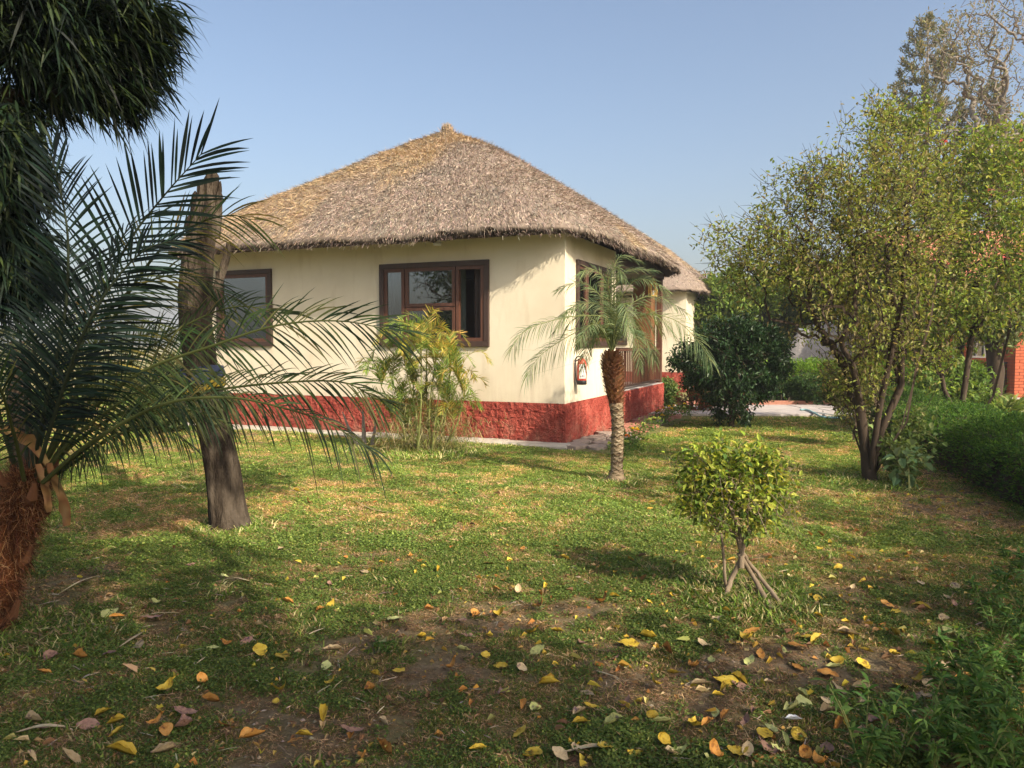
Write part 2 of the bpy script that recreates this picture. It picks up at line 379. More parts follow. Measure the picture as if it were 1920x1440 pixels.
def sample_blobs(blobs, n, g, shell=.35):
    wt = np.array([b[6] if len(b) > 6 else b[3] * b[4] * b[5] for b in blobs], float); wt /= wt.sum()
    k = g.choice(len(blobs), n, p=wt); B = np.array([b[:6] for b in blobs])
    r = g.random(n) ** shell
    return B[k, :3] + rand_dirs(n, g) * r[:, None] * B[k, 3:6]
def grow(root, stems, targets, r_tip=.004, expo=2.2, jit=.12, pen=.35, g=None, step=3, upcurve=.1, rmax=None):
    """connect each target to the nearest part of the growing skeleton -> list of (pts, radii), tips"""
    g = g or rng; root = np.asarray(root, float)
    nodes = []; par = []
    for st in stems:
        st = np.asarray(st, float); last = 0 if nodes else -1
        if not nodes: nodes.append(root); par.append(-1); last = 0
        prev = last
        for p in st:
            nodes.append(p); par.append(prev); prev = len(nodes) - 1
    N = np.array(nodes); par = list(par)
    dr = [0.0]
    for i in range(1, len(N)): dr.append(dr[par[i]] + np.linalg.norm(N[i] - N[par[i]]))
    N = list(N)
    order = np.argsort(np.linalg.norm(targets - root, axis=1)); tips = []
    arr = np.zeros((len(N) + len(targets) * step + 5, 3)); arr[:len(N)] = N; dd = np.zeros(len(arr)); dd[:len(N)] = dr; cnt = len(N)
    for ti in order:
        t = targets[ti]
        d = np.linalg.norm(arr[:cnt] - t, axis=1) + pen * dd[:cnt]
        d[0] += 1.0
        k = int(np.argmin(d)); a = arr[k].copy(); prev = k; L = np.linalg.norm(t - a)
        for s in range(1, step + 1):
            f = s / step
            p = a + (t - a) * f
            if s < step: p = p + g.normal(size=3) * L * jit + np.array([0, 0, -1.]) * L * upcurve * f * (1 - f) * 4
            arr[cnt] = p; dd[cnt] = dd[prev] + L / step; par.append(prev); prev = cnt; cnt += 1
        tips.append(prev)
    N = arr[:cnt]; par = np.array(par); ch = [[] for _ in range(cnt)]
    for i in range(1, cnt): ch[par[i]].append(i)
    R = np.zeros(cnt)
    for i in range(cnt - 1, -1, -1):
        R[i] = r_tip if not ch[i] else (sum(R[c] ** expo for c in ch[i])) ** (1 / expo)
    if rmax: R = R * (rmax / R[0]) ** np.clip(np.log(R / r_tip) / np.log(R[0] / r_tip), 0, 1)
    chains = []; stack = [(0, None)]
    while stack:
        s, pr = stack.pop(); c = [] if pr is None else [pr]; cur = s; c.append(cur)
        while ch[cur]:
            cs = sorted(ch[cur], key=lambda q: -R[q])
            for q in cs[1:]: stack.append((q, cur))
            cur = cs[0]; c.append(cur)
        r = R[c].copy()
        if pr is not None: r[0] = min(r[0], r[1] * 1.15)
        chains.append((N[c], r))
    return chains, N, np.array(tips), R
def skeleton(acc_t, acc_b, chains, rt=.03, jit=.1):
    for pts, r in chains:
        big = r.max() > rt
        (acc_t if big else acc_b).tube(pts, r, 9 if r.max() > .06 else (6 if big else 3), cap=False, jit=jit if big else 0)

# canopy of the tree behind the viewer (its clumps decide where the foreground is shaded)
CAN = [(3.0, -2.9, 6.4, 1.7, 1.5, .9, 2), (1.2, -3.3, 6.2, 1.5, 1.4, .9, 2), (4.6, -4.4, 6.6, 1.9, 1.6, .9, 2), (2.6, -4.9, 6.8, 1.8, 1.4, .9, 1.5), (.2, -.8, 5.6, 1.3, 1.1, .7, 1.6), (-.6, -2.4, 5.6, 1.3, 1.2, .7, 1.2), (6.4, -3.6, 6.4, 1.4, 1.3, .8, 1.1), (1.5, .7, 6.3, 1.1, 1.0, .7, 1.0), (2.5, 1.7, 6.5, .9, .8, .6, .5)]
SHN = 13500
CAN2 = [(9.4, -.4, 6.2, 1.5, 1.3, .9, 2), (10.8, .8, 6.6, 1.5, 1.3, .9, 1.6), (8.3, -1.8, 6.0, 1.2, 1.1, .8, 1.1), (10.2, 2.2, 6.4, 1.3, 1.2, .8, 1.2), (7.6, 1.3, 6.6, 1.0, .9, .6, .6)]  # clumps of an unseen tree, added to shade the lawn beside the hedge
# ---------------------------------------------------------------- ground
HX = np.array([.917, -.399]); HY = np.array([.399, .917])          # the hut's own axes: along the front (to the right), and back
A0 = np.array([0.80, 11.65])                                        # its front right corner
def hut_local(x, y):
    return (x - A0[0]) * HX[0] + (y - A0[1]) * HX[1], (x - A0[0]) * HY[0] + (y - A0[1]) * HY[1]
def grassiness(x, y):
    """0 bare soil .. 1 thick turf"""
    n1 = fbm(x * 1.6 + 3.7, y * 1.6 + 8, 3); n2 = fbm(x * 4.3 + 40, y * 4.3, 3); n1 = n1 + .10 * sstep(.9, 0, np.abs(y - 3.1)) * -1
    far = sstep(4.0, 7.5, y)
    g = sstep(.36 - .20 * far, .52 - .16 * far, n1 * .5 + n2 * .5)
    g = g * (.80 + .2 * far)
    lx, ly = hut_local(x, y)
    dry = sstep(-1.25, -.35, ly + .5 * (n2 - .5)) * sstep(.2, -1.8, lx) * sstep(-8.5, -6, lx) # worn sandy strip along the plinth
    g = g * (1 - .9 * dry)
    left = sstep(-2.2, -4.5, x) * sstep(8, 11, y); g = g * (1 - .55 * left)
    bed = sstep(.6, 0, np.abs(x - (4.3 + (y - 7.5) * .36)) - .35) * sstep(5.2, 6.6, y) * sstep(15, 12, y)
    return np.clip(g * (1 - .95 * bed), 0, 1)
def gz(x, y):
    near = sstep(40, 18, np.hypot(x, y))
    return near * (.022 * (fbm(x * 1.7, y * 1.7, 3) - .5) * 2 + .012 * (fbm(x * 9, y * 9, 2) - .5))
u_ = np.linspace(-1, 1, 420)
gx = np.sinh(u_ * 6.1) / np.sinh(6.1) * 2500; gy = gx + 7
XX, YY = np.meshgrid(gx, gy, indexing='ij'); ZZ = gz(XX, YY); gr = grassiness(XX, YY)
n_ = len(u_); idx = np.arange(n_ * n_).reshape(n_, n_)
Fg = np.stack([idx[:-1, :-1], idx[1:, :-1], idx[1:, 1:], idx[:-1, 1:]], -1).reshape(-1, 4)
far_ = sstep(12, 24, np.hypot(XX, YY))
colg = np.stack([gr, far_, fbm(XX * .5, YY * .5)], -1).reshape(-1, 3)
def mat_ground():
    m, n, l, b = new_mat('lawn_soil')
    a = n.new('ShaderNodeAttribute'); a.attribute_name = 'col'; sp = n.new('ShaderNodeSeparateColor'); l.new(a.outputs['Color'], sp.inputs[0])
    t1 = tex_noise(n, l, 9, 12, .8); soil = ramp(n, [(.085, .06, .036), (.20, .147, .092), (.34, .265, .175)], [.3, .5, .70]); l.new(t1.outputs['Fac'], soil.inputs[0])
    t2 = tex_noise(n, l, 38, 8, .7); moss = ramp(n, [(.10, .10, .035), (.20, .195, .07), (.33, .29, .15)], [.32, .52, .72]); l.new(t2.outputs['Fac'], moss.inputs[0])
    mx = n.new('ShaderNodeMix'); mx.data_type = 'RGBA'; l.new(sp.outputs[0], mx.inputs[0]); l.new(soil.outputs[0], mx.inputs[6]); l.new(moss.outputs[0], mx.inputs[7])
    t3 = tex_noise(n, l, .12, 6, .6); fld = ramp(n, [(.13, .15, .05), (.22, .20, .085), (.34, .27, .16)], [.35, .5, .62]); l.new(t3.outputs['Fac'], fld.inputs[0])
    m2 = n.new('ShaderNodeMix'); m2.data_type = 'RGBA'; l.new(sp.outputs[1], m2.inputs[0]); l.new(mx.outputs[2], m2.inputs[6]); l.new(fld.outputs[0], m2.inputs[7])
    l.new(m2.outputs[2], b.inputs['Base Color']); b.inputs['Roughness'].default_value = 1; b.inputs['Specular IOR Level'].default_value = .05
    tb = tex_noise(n, l, 38, 10, .78); bp = n.new('ShaderNodeBump'); bp.inputs['Strength'].default_value = 1.0; bp.inputs['Distance'].default_value = .03
    l.new(tb.outputs['Fac'], bp.inputs['Height']); l.new(bp.outputs[0], b.inputs['Normal'])
    return m
ground = mk('ground', np.stack([XX, YY, ZZ], -1).reshape(-1, 3), Fg, mat_ground(), None, colg, True, 'structure')

# ---------------------------------------------------------------- turf: blades, clover, dry straw
def blocked(x, y):
    lx, ly = hut_local(x, y)
    return ((lx > -8.0) & (lx < .05) & (ly > -.42) & (ly < 7.2)) | ((lx > -.2) & (lx < .95) & (ly > -.55) & (ly < 7.6)) | ((y > 16.1) & (y < 19.9) & (x > 1.5))
def scatter(n, y0, y1, powr, xm=.72, pad=.8):
    y = y0 + (y1 - y0) * rng.random(n) ** powr
    x = (rng.random(n) * 2 - 1) * (y * xm + pad)
    return x, y
def tuft_mesh(kind, seed):
    g = np.random.default_rng(seed); a = Acc()
    if kind == 'blades':
        n = 64; r = .05 * np.sqrt(g.random(n)); th = g.random(n) * 2 * pi; az = g.random(n) * 2 * pi; el = .25 + 1.1 * g.random(n)
        d = np.stack([np.cos(az) * np.cos(el), np.sin(az) * np.cos(el), np.sin(el)], 1)
        col = np.where(g.random((n, 1)) < .24, palette(n, [(.34, .28, .14), (.42, .36, .20), (.22, .17, .09)], g=g), palette(n, [(.09, .15, .03), (.12, .19, .035), (.065, .115, .03), (.16, .22, .05)], g=g, jit=.22))
        strips(a, np.stack([r * np.cos(th), r * np.sin(th), 0 * r - .002], 1), d, .014 + .034 * g.random(n) ** 1.6, .0032 + .0022 * g.random(n), col, droop=.35, segs=2, taper=(1, .85, .08))
    elif kind == 'clover':
        n = 56; r = .055 * np.sqrt(g.random(n)); th = g.random(n) * 2 * pi; d = rand_dirs(n, g); d[:, 2] = np.abs(d[:, 2]) * .5
        col = palette(n, [(.045, .095, .025), (.065, .125, .03), (.09, .16, .035), (.13, .18, .05)], [3, 4, 3, 1], g=g, jit=.22)
        leaves(a, np.stack([r * np.cos(th), r * np.sin(th), .004 + .026 * g.random(n) * (1 - r / .08)], 1), d, .008 + .010 * g.random(n), .007 + .006 * g.random(n), col, fold=.1)
        n = 12; r = .04 * np.sqrt(g.random(n)); th = g.random(n) * 2 * pi; strips(a, np.stack([r * np.cos(th), r * np.sin(th), 0 * r], 1), nrm(g.normal(size=(n, 3)) * .5 + [0, 0, .8]), .02 + .02 * g.random(n), .003, palette(n, [(.10, .17, .035), (.28, .24, .12)], g=g), droop=.3, segs=2)
    else:
        n = 34; r = .06 * np.sqrt(g.random(n)); th = g.random(n) * 2 * pi; az = g.random(n) * 2 * pi; el = .55 * g.random(n) ** 1.5
        d = np.stack([np.cos(az) * np.cos(el), np.sin(az) * np.cos(el), np.sin(el)], 1)
        strips(a, np.stack([r * np.cos(th), r * np.sin(th), .003 + .008 * g.random(n)], 1), d, .018 + .045 * g.random(n) ** 1.5, .0028 + .002 * g.random(n), palette(n, [(.36, .29, .17), (.45, .38, .25), (.22, .15, .09), (.14, .15, .05)], g=g, jit=.22), droop=.15, segs=2, taper=(1, .85, .1))
    me = mesh_np('tuft_' + kind, np.vstack(a.V), np.vstack(a.F), np.vstack(a.C)); me.materials.append(M_turf)
    return bpy.data.objects.new('tuft_' + kind, me)
def turf():
    X, Y, Kd, Sc, Tn = [], [], [], [], []
    for (n, y0, y1, pw, s0) in ((46000, 2.2, 6.5, 1.15, .85), (56000, 5.8, 13.0, 1.15, 1.25), (17000, 12.0, 21, 1.1, 1.9)):
        x, y = scatter(n, y0, y1, pw); g = grassiness(x, y); cl = fbm(x * 1.1 + 20, y * 1.1 + 33, 4); c2 = fbm(x * 4 + 9, y * 4 + 2, 2)
        r = rng.random(n); keep = (r < g ** 1.1 * .96 + .04) & ~blocked(x, y)
        bare = (~keep) & (rng.random(n) < .36) & ~blocked(x, y)
        isc = rng.random(n) < sstep(.42, .62, cl * .4 + c2 * .6) * .62 + .10
        isd = rng.random(n) < .18 + .16 * sstep(.45, .68, fbm(x * 1.5 + 70, y * 1.5, 4)) + .25 * sstep(-1, -3, x) * sstep(11, 8, y)
        k = np.where(isc, 1, np.where(isd, 2, 0)); k = np.where(bare, 2, k); ok = keep | bare
        sc = s0 * (.65 + .6 * rng.random(n)) * (.75 + .55 * cl) * np.where(bare, .6, 1)
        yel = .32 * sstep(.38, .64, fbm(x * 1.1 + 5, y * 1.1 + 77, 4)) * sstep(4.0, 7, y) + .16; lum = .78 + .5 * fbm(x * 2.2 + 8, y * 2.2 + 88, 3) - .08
        lum = lum * (1.0 + .74 * sstep(4.2, 7.5, y)) * np.where(k == 1, 1.12, np.where(k == 2, .80, 1)); t = np.stack([lum * (1.24 + .55 * yel), lum * (1 + .32 * yel), lum * (.98 + .1 * yel)], 1)  # tint brightens turf past the foreground, painting in the sunlit lawn
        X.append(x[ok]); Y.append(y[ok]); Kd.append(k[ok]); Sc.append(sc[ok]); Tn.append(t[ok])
    def around(cx, cy, R, m, s_):
        th = rng.random(m) * 6.283; r = R * rng.random(m) ** .6; X.append(cx + r * np.cos(th)); Y.append(cy + r * np.sin(th)); Kd.append(np.where(rng.random(m) < .05, 2, 0)); Sc.append(s_ * (.6 + .8 * rng.random(m)))
        l_ = (.9 + .7 * sstep(4.2, 7.5, cy)) * (.8 + .4 * rng.random(m)); Tn.append(np.stack([l_ * 1.1, l_ * 1.12, l_], 1))  # same sunlit brightening put into the tint of these tufts
    for (px_, py_, R, m, s_) in ((1385, 1122, .34, 170, 2.1), (1450, 1150, .22, 70, 2.0), (1155, 905, .26, 110, 2.3), (427, 992, .30, 120, 2.0), (1632, 905, .45, 150, 2.6), (1300, 1080, .3, 60, 1.6), (60, 1190, .4, 120, 1.8), (800, 852, .6, 190, 2.8), (660, 845, .3, 60, 2.4)):
        c_ = G(px_, py_); around(c_[0], c_[1], R, m, s_)
    for q in range(46):
        lx_ = -7.6 + 7.9 * rng.random(); p_ = A0 + HX * lx_ + HY * (-.42 - .08 * rng.random()); around(p_[0], p_[1], .12, 8, 2.0)
    for q in range(90):
        y_ = 2.6 + 9 * rng.random(); around((rng.random() * 2 - 1) * y_ * .62, y_, .07, 5, 1.35 + .05 * y_)
    x, y, k, sc, tn = map(np.concatenate, (X, Y, Kd, Sc, Tn)); n = len(x)
    me = bpy.data.meshes.new('grass'); me.vertices.add(n); me.vertices.foreach_set('co', np.stack([x, y, gz(x, y)], 1).astype(np.float32).ravel()); me.update()
    def at(nm, ty, v): a = me.attributes.new(nm, ty, 'POINT'); a.data.foreach_set('vector' if ty == 'FLOAT_VECTOR' else 'value', v.ravel())
    kk = k * 2 + rng.integers(0, 2, n)
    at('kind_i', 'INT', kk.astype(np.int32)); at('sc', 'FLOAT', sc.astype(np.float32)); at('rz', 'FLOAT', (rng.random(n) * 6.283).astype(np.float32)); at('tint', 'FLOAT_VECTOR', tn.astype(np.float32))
    o = bpy.data.objects.new('grass', me); C.objects.link(o); o['kind'] = 'stuff'
    ng = bpy.data.node_groups.new('turf', 'GeometryNodeTree'); ng.interface.new_socket('Geometry', in_out='INPUT', socket_type='NodeSocketGeometry'); ng.interface.new_socket('Geometry', in_out='OUTPUT', socket_type='NodeSocketGeometry')
    N = ng.nodes; L = ng.links; gi = N.new('NodeGroupInput'); go = N.new('NodeGroupOutput'); iop = N.new('GeometryNodeInstanceOnPoints'); j = N.new('GeometryNodeGeometryToInstance')
    for i, q in reversed(list(enumerate([tuft_mesh(a_, b_) for a_ in ('blades', 'clover', 'straw') for b_ in (1, 2)]))):
        oi = N.new('GeometryNodeObjectInfo'); oi.inputs['Object'].default_value = q; L.new(oi.outputs['Geometry'], j.inputs[0])
    def na(nm, ty): q = N.new('GeometryNodeInputNamedAttribute'); q.data_type = ty; q.inputs[0].default_value = nm; return [s_ for s_ in q.outputs if s_.enabled][0]
    L.new(gi.outputs[0], iop.inputs['Points']); L.new(j.outputs[0], iop.inputs['Instance']); iop.inputs['Pick Instance'].default_value = True
    L.new(na('kind_i', 'INT'), iop.inputs['Instance Index']); L.new(na('sc', 'FLOAT'), iop.inputs['Scale'])
    cx_ = N.new('ShaderNodeCombineXYZ'); L.new(na('rz', 'FLOAT'), cx_.inputs[2]); L.new(cx_.outputs[0], iop.inputs['Rotation']); L.new(iop.outputs[0], go.inputs[0])
    m = o.modifiers.new('turf', 'NODES'); m.node_group = ng
turf()
def litter():
    a = Acc(); n = 15000
    x, y = scatter(n, 2.2, 14, 1.0)
    left = sstep(0.5, -2.5, x) * sstep(12.5, 9, y)
    keep = (rng.random(n) < .22 + .55 * left) & ~blocked(x, y); x, y = x[keep], y[keep]; m = len(x)
    az = rng.random(m) * 2 * pi; d = np.stack([np.cos(az), np.sin(az), rng.normal(size=m) * .12], 1)
    L = .02 + .10 * rng.random(m) ** 2.5
    col = palette(m, [(.33, .26, .16), (.22, .16, .10), (.42, .36, .25), (.14, .095, .06), (.30, .24, .2)], jit=.2)
    strips(a, np.stack([x, y, gz(x, y) + .012 + .01 * rng.random(m)], 1), d, L, (.0025 + .004 * rng.random(m)) * (1 + y * .06), col, droop=.08, segs=2)
    # curled crumbs of leaf, twig bits
    n = 9500; x, y = scatter(n, 2.2, 13, .85); keep = ~blocked(x, y); x, y = x[keep], y[keep]; m = len(x)
    d = rand_dirs(m); d[:, 2] *= .3
    col = palette(m, [(.34, .20, .07), (.24, .13, .06), (.40, .30, .15), (.13, .075, .045), (.38, .27, .07)], jit=.2)
    leaves(a, np.stack([x, y, gz(x, y) + .012], 1), d, .012 + .028 * rng.random(m), .008 + .012 * rng.random(m), col, curl=.4)
    n = 3600; x, y = scatter(n, 2.2, 9, .8); keep = (rng.random(n) < .35 + .5 * sstep(-.5, 1.5, x)) & ~blocked(x, y); x, y = x[keep], y[keep]; m = len(x)
    d = rand_dirs(m); d[:, 2] *= .35
    col = palette(m, [(.42, .27, .05), (.36, .17, .05), (.26, .15, .08), (.44, .34, .18), (.17, .10, .06), (.48, .37, .06), (.32, .30, .10)], jit=.25)
    leaves(a, np.stack([x, y, gz(x, y) + .014], 1), d, .030 + .045 * rng.random(m) ** 2, .016 + .014 * rng.random(m), col, curl=.55, fold=.5)
    a.build('dry_leaf_litter', M_dry, kind='stuff')
def pebbles():
    a = Acc(); n = 5200; x, y = scatter(n, 2.2, 7, 1.0); g = grassiness(x, y); keep = (rng.random(n) < 1.1 - g) & ~blocked(x, y)
    for px_, py_ in zip(x[keep], y[keep]):
        r = .003 + .011 * rng.random() ** 3; c = np.array([px_, py_, gz(px_, py_) + r * .2]); V = [c + np.array(v) * r * (.7 + .6 * rng.random()) for v in ((1, 0, 0), (0, 1, 0), (-1, 0, 0), (0, -1, 0), (0, 0, .7), (0, 0, -.7))]
        cl = palette(1, [(.22, .16, .11), (.30, .24, .18), (.15, .11, .08)])[0]; a.add(V, [(0, 1, 4, 4), (1, 2, 4, 4), (2, 3, 4, 4), (3, 0, 4, 4)], cl)
    F = np.vstack(a.F); a.F = [F]; o = mk('soil_crumbs', np.vstack(a.V), F[:, :3], M_dry, None, np.vstack(a.C), kind='stuff')
pebbles()
litter()

# ---------------------------------------------------------------- thatched hut
def rounded_contour(th, hx, hy, p):
    c, s = np.cos(th), np.sin(th)
    r = (np.abs(c / hx) ** p + np.abs(s / hy) ** p) ** (-1 / p)
    return np.stack([c * r, s * r], -1)
def wall_panel(acc, x0, x1, z0, z1, holes, y0, y1, vertical=False):
    """wall from x0..x1 with holes [(hx0,hx1,hz0,hz1)], thickness y0..y1; vertical=True lays it along y"""
    xs = sorted({x0, x1} | {h[0] for h in holes} | {h[1] for h in holes}); zs = sorted({z0, z1} | {h[2] for h in holes} | {h[3] for h in holes})
    for i in range(len(xs) - 1):
        for j in range(len(zs) - 1):
            cx = (xs[i] + xs[i + 1]) / 2; cz = (zs[j] + zs[j + 1]) / 2
            if any(h[0] < cx < h[1] and h[2] < cz < h[3] for h in holes): continue
            if vertical: acc.box(y0, y1, xs[i], xs[i + 1], zs[j], zs[j + 1])
            else: acc.box(xs[i], xs[i + 1], y0, y1, zs[j], zs[j + 1])
def roughcast(a, p0, p1, z0, z1, nrm_, step=.022, amp=.022):
    """fine rough face between two plan points, standing out along nrm_"""
    p0 = np.array(p0, float); p1 = np.array(p1, float); L = np.linalg.norm(p1 - p0); nx = max(2, int(L / step)); nz = max(2, int((z1 - z0) / step))
    s = np.linspace(0, L, nx); z = np.linspace(z0, z1, nz); SS, Z2 = np.meshgrid(s, z, indexing='ij')
    o = p0[0] * 7 + p0[1] * 3
    h = (fbm(SS * 17 + o + 9, Z2 * 17 + 3, 2) - .35) * amp * 1.0 + (vnoise(SS * 36 + o, Z2 * 36) - .5) * amp * 1.1
    h = h * sstep(-.001, .03, np.minimum(SS, L - SS) + .012) * sstep(-.001, .05, z1 - Z2 + .02) + .004
    XY = p0 + (p1 - p0) * (SS / L)[..., None] + np.array(nrm_) * h[..., None]
    V = np.concatenate([XY, Z2[..., None]], -1).reshape(-1, 3); id_ = np.arange(nx * nz).reshape(nx, nz)
    F = np.stack([id_[:-1, :-1], id_[1:, :-1], id_[1:, 1:], id_[:-1, 1:]], -1).reshape(-1, 4)
    a.add(V, F)
def window(parent, x0, x1, z0, z1, face, vertical, name='window', proud=.035, sash=None, blind=None, curtain=None, inward=1, glass=None):
    """a framed window in a wall; sash list of (x0,x1,z0,z1) panes in wall coordinates"""
    fw = .085
    def B(a, u0, u1, d0, d1, w0, w1):
        d0, d1 = sorted((face + inward * d0, face + inward * d1))
        if vertical: a.box(d0, d1, u0, u1, w0, w1)
        else: a.box(u0, u1, d0, d1, w0, w1)
    f = Acc()
    B(f, x0, x1, -proud, .12, z1 - fw, z1); B(f, x0, x1, -proud, .12, z0, z0 + fw)
    B(f, x0, x0 + fw, -proud, .12, z0 + fw, z1 - fw); B(f, x1 - fw, x1, -proud, .12, z0 + fw, z1 - fw)
    fr = f.build(name, M_wood_dark, parent, bevel=.006)
    if ORG.get(parent.name) is not None: ORG[fr.name] = ORG[parent.name]
    for (a0, a1, b0, b1, kind) in sash or []:
        s = Acc(); t = .055
        dd = -.012 if kind != 'open' else -.02
        B(s, a0, a1, dd, .05, b1 - t, b1); B(s, a0, a1, dd, .05, b0, b0 + t); B(s, a0, a0 + t, dd, .05, b0 + t, b1 - t); B(s, a1 - t, a1, dd, .05, b0 + t, b1 - t)
        s.build('sash_frame', M_wood, fr, bevel=.004)
        if kind != 'open':
            g = Acc(); B(g, a0 + t, a1 - t, .012, .018, b0 + t, b1 - t); g.build('pane', glass or M_glass, fr)
    return fr
def make_hut(label, W=7.4, D=6.8, PL=.64, WT=3.22, front_windows=(), right_windows=(), veranda=None, seed=1, nstraw=150000, apex=5.95, detail=True, ov=(.66, .50, .6, .7), group=None):
    """local frame: the front right corner is the origin, x to the right (the hut is at x<0), y to the back"""
    t = thing('thatched_hut', label, 'hut', (A0[0], A0[1], 0), rad(-23.5), group=group, world=False)
    g = np.random.default_rng(seed)
    # plinth
    a = Acc()
    vx, vy = veranda or (0, D + 9)
    a.box(-W + .03, -.03, .03, D - .03, -.2, PL - .012)
    st = .022 if detail else .06
    roughcast(a, (-W, 0), (0, 0), -.05, PL, (0, -1), st); roughcast(a, (0, 0), (0, D), -.05, PL, (1, 0), st)
    roughcast(a, (-W, D), (-W, 0), -.05, PL, (-1, 0), .08); roughcast(a, (0, D), (-W, D), -.05, PL, (0, 1), .08)
    a.build('plinth', M_plinth, t, smooth=False)
    # walls
    th = .23
    a = Acc(); wall_panel(a, -W + .012, -.012, PL - .012, WT, [(x0, x1, z0, z1) for x0, x1, z0, z1, *_ in front_windows], .012, th)
    a.build('front_wall', M_wall, t)
    ry1 = vy if veranda else D - .012
    a = Acc(); wall_panel(a, th, ry1, PL - .012, WT, [(x0, x1, z0, z1) for x0, x1, z0, z1, *_ in right_windows], -th, -.012, True); a.build('side_wall', M_wall, t)
    a = Acc(); a.box(-W + .012, -W + th, th, D - th, PL - .012, WT); a.build('side_wall', M_wall, t)
    a = Acc()
    if veranda: a.box(-W + th, -vx, D - th, D - .012, PL - .012, WT)
    else: a.box(-W + th, -th, D - th, D - .012, PL - .012, WT)
    a.build('back_wall', M_wall, t)
    if veranda:
        a = Acc(); a.box(-vx, -th, vy - .2, vy, PL - .012, WT); a.build('veranda_wall', M_wall, t)
        a = Acc(); wall_panel(a, vy, D - th, PL - .012, WT, [(vy + 1.3, vy + 2.25, PL, PL + 2.1)], -vx - .2, -vx, True); a.build('veranda_wall', M_wall, t)
        a = Acc(); a.box(-vx, -.02, vy, D - .02, PL - .01, PL + .012); a.build('veranda_floor', M_slab, t)
        d = Acc(); d.box(-vx - .12, -vx - .06, vy + 1.3, vy + 2.25, PL + .012, PL + 2.1); dr = d.build('door', M_wood, t, bevel=.005)
        for k in (0, 1):
            d = Acc(); d.box(-vx - .065, -vx - .045, vy + 1.42, vy + 2.13, PL + .2 + .95 * k, PL + 1.0 + .95 * k); d.build('door_panel', M_wood_dark, dr, bevel=.01)
        d = Acc(); d.tube([(-vx - .03, vy + 1.38, PL + 1.02), (-vx - .03, vy + 1.38, PL + 1.16)], .012, 6); d.build('handle', M_chrome, dr)
    # interior: dark floor slab, ceiling above the walls
    a = Acc(); a.box(-W + th, -th, th, D - th, WT - .05, WT - .03); a.build('ceiling', M_interior, t)
    for f_, vert, L in ((front_windows, False, 0), (right_windows, True, 0)):
        for (x0, x1, z0, z1, sashes, behind) in f_:
            fr = window(t, x0, x1, z0, z1, 0.0, vert, sash=sashes, inward=(1 if not vert else -1), glass=M_glass if detail else M_glass2)
            for (c0, c1, mat, dep) in behind:
                n = max(6, int((c1 - c0) / .02)); s = np.linspace(c0, c1, n); dpt = dep + .03 * np.sin(s * 55 + g.random() * 5) + .012 * np.sin(s * 140)
                if mat is M_teal: dpt = dep + 0 * s
                if mat is M_interior: dpt = dep + 0 * s
                V = []
                for zz in (z0 - .1, z1 + .05):
                    V += [((ss, dd, zz) if not vert else (-dd, ss, zz)) for ss, dd in zip(s, dpt)]
                F = [(i, i + 1, n + i + 1, n + i) for i in range(n - 1)]
                cu = Acc(); cu.add(V, F); cu.build('blind' if mat is M_teal else ('backdrop_panel' if mat is M_interior else 'curtain'), mat, fr, smooth=True)
    # roof: outline, shape
    cx, cy = -W / 2 + (ov[1] - ov[3]) / 2, D / 2 + (ov[2] - ov[0]) / 2
    hx = (W + ov[1] + ov[3]) / 2; hy = (D + ov[0] + ov[2]) / 2
    Hh = apex - 3.30; cc = .30
    def surf(f, th_):
        pp = 3.0 + 5 * f ** 2
        q = rounded_contour(th_, hx, hy, 1) * 0
        c, s = np.cos(th_), np.sin(th_)
        # angle warp so that the outline is a rounded rectangle at the eaves and nearly round at the top
        r = (np.abs(c) ** pp + np.abs(s) ** pp) ** (-1 / pp)
        r = r * (1 - .05 * f * np.clip(r - 1.1, 0, 1))
        x = cx + hx * c * r * f; y = cy + hy * s * r * f
        lump = (fbm(x * .8 + seed * 9, y * .8 + 31, 3) - .5) * .14 + (fbm(x * 4 + 3, y * 4, 3) - .5) * .05
        ridge = 0
        z = apex - Hh * ((1 - cc) * f + cc * f * f) + lump * sstep(0, .15, f) - .06 * sstep(.93, 1.0, f) * (f > .9)
        return x, y, z
    nf, nt_ = 46, 180
    f = np.linspace(0.005, 1, nf); tt = np.arange(nt_) * 2 * pi / nt_
    FF, TT = np.meshgrid(f, tt, indexing='ij'); x, y, z = surf(FF, TT)
    V = np.stack([x, y, z], -1).reshape(-1, 3)
    eave_dz = .17
    V2 = []
    for (ff, dz) in ((.996, -.10), (.978, -eave_dz), (.90, -.22), (.7, -.24), (.35, -.26)):
        xx, yy, zz = surf(np.full(nt_, ff), tt); jag = (.03 * rng.normal(size=nt_)) * (ff > .97)
        V2.append(np.stack([xx, yy, zz + dz + jag], -1))
    V = np.vstack([V, *V2]); rows = nf + 5
    id_ = np.arange(rows * nt_).reshape(rows, nt_); idn = np.roll(id_, -1, 1)
    F = np.stack([id_[:-1], id_[1:], idn[1:], idn[:-1]], -1).reshape(-1, 4)
    colr = np.tile((.24, .19, .155), (len(V), 1)); colr[nf * nt_:] = (.055, .042, .033)  # dark underside rows paint in the shadow below the eave
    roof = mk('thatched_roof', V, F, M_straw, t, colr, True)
    # straw laid over it
    a = Acc(); n = nstraw
    fs = np.sqrt(g.random(n)) * .985 + .012; ts = g.random(n) * 2 * pi
    keepm = np.ones(n, bool)
    dirw = rounded_contour(ts, 1, 1, 4)
    # keep three quarters of the straw on the two faces a visitor sees
    vis = (dirw[:, 1] < .35) | (dirw[:, 0] > .2); keepm = vis | (g.random(n) < .35); fs, ts, dirw = fs[keepm], ts[keepm], dirw[keepm]; n = len(fs)
    x, y, z = surf(fs, ts); x2, y2, z2 = surf(fs + .02, ts)
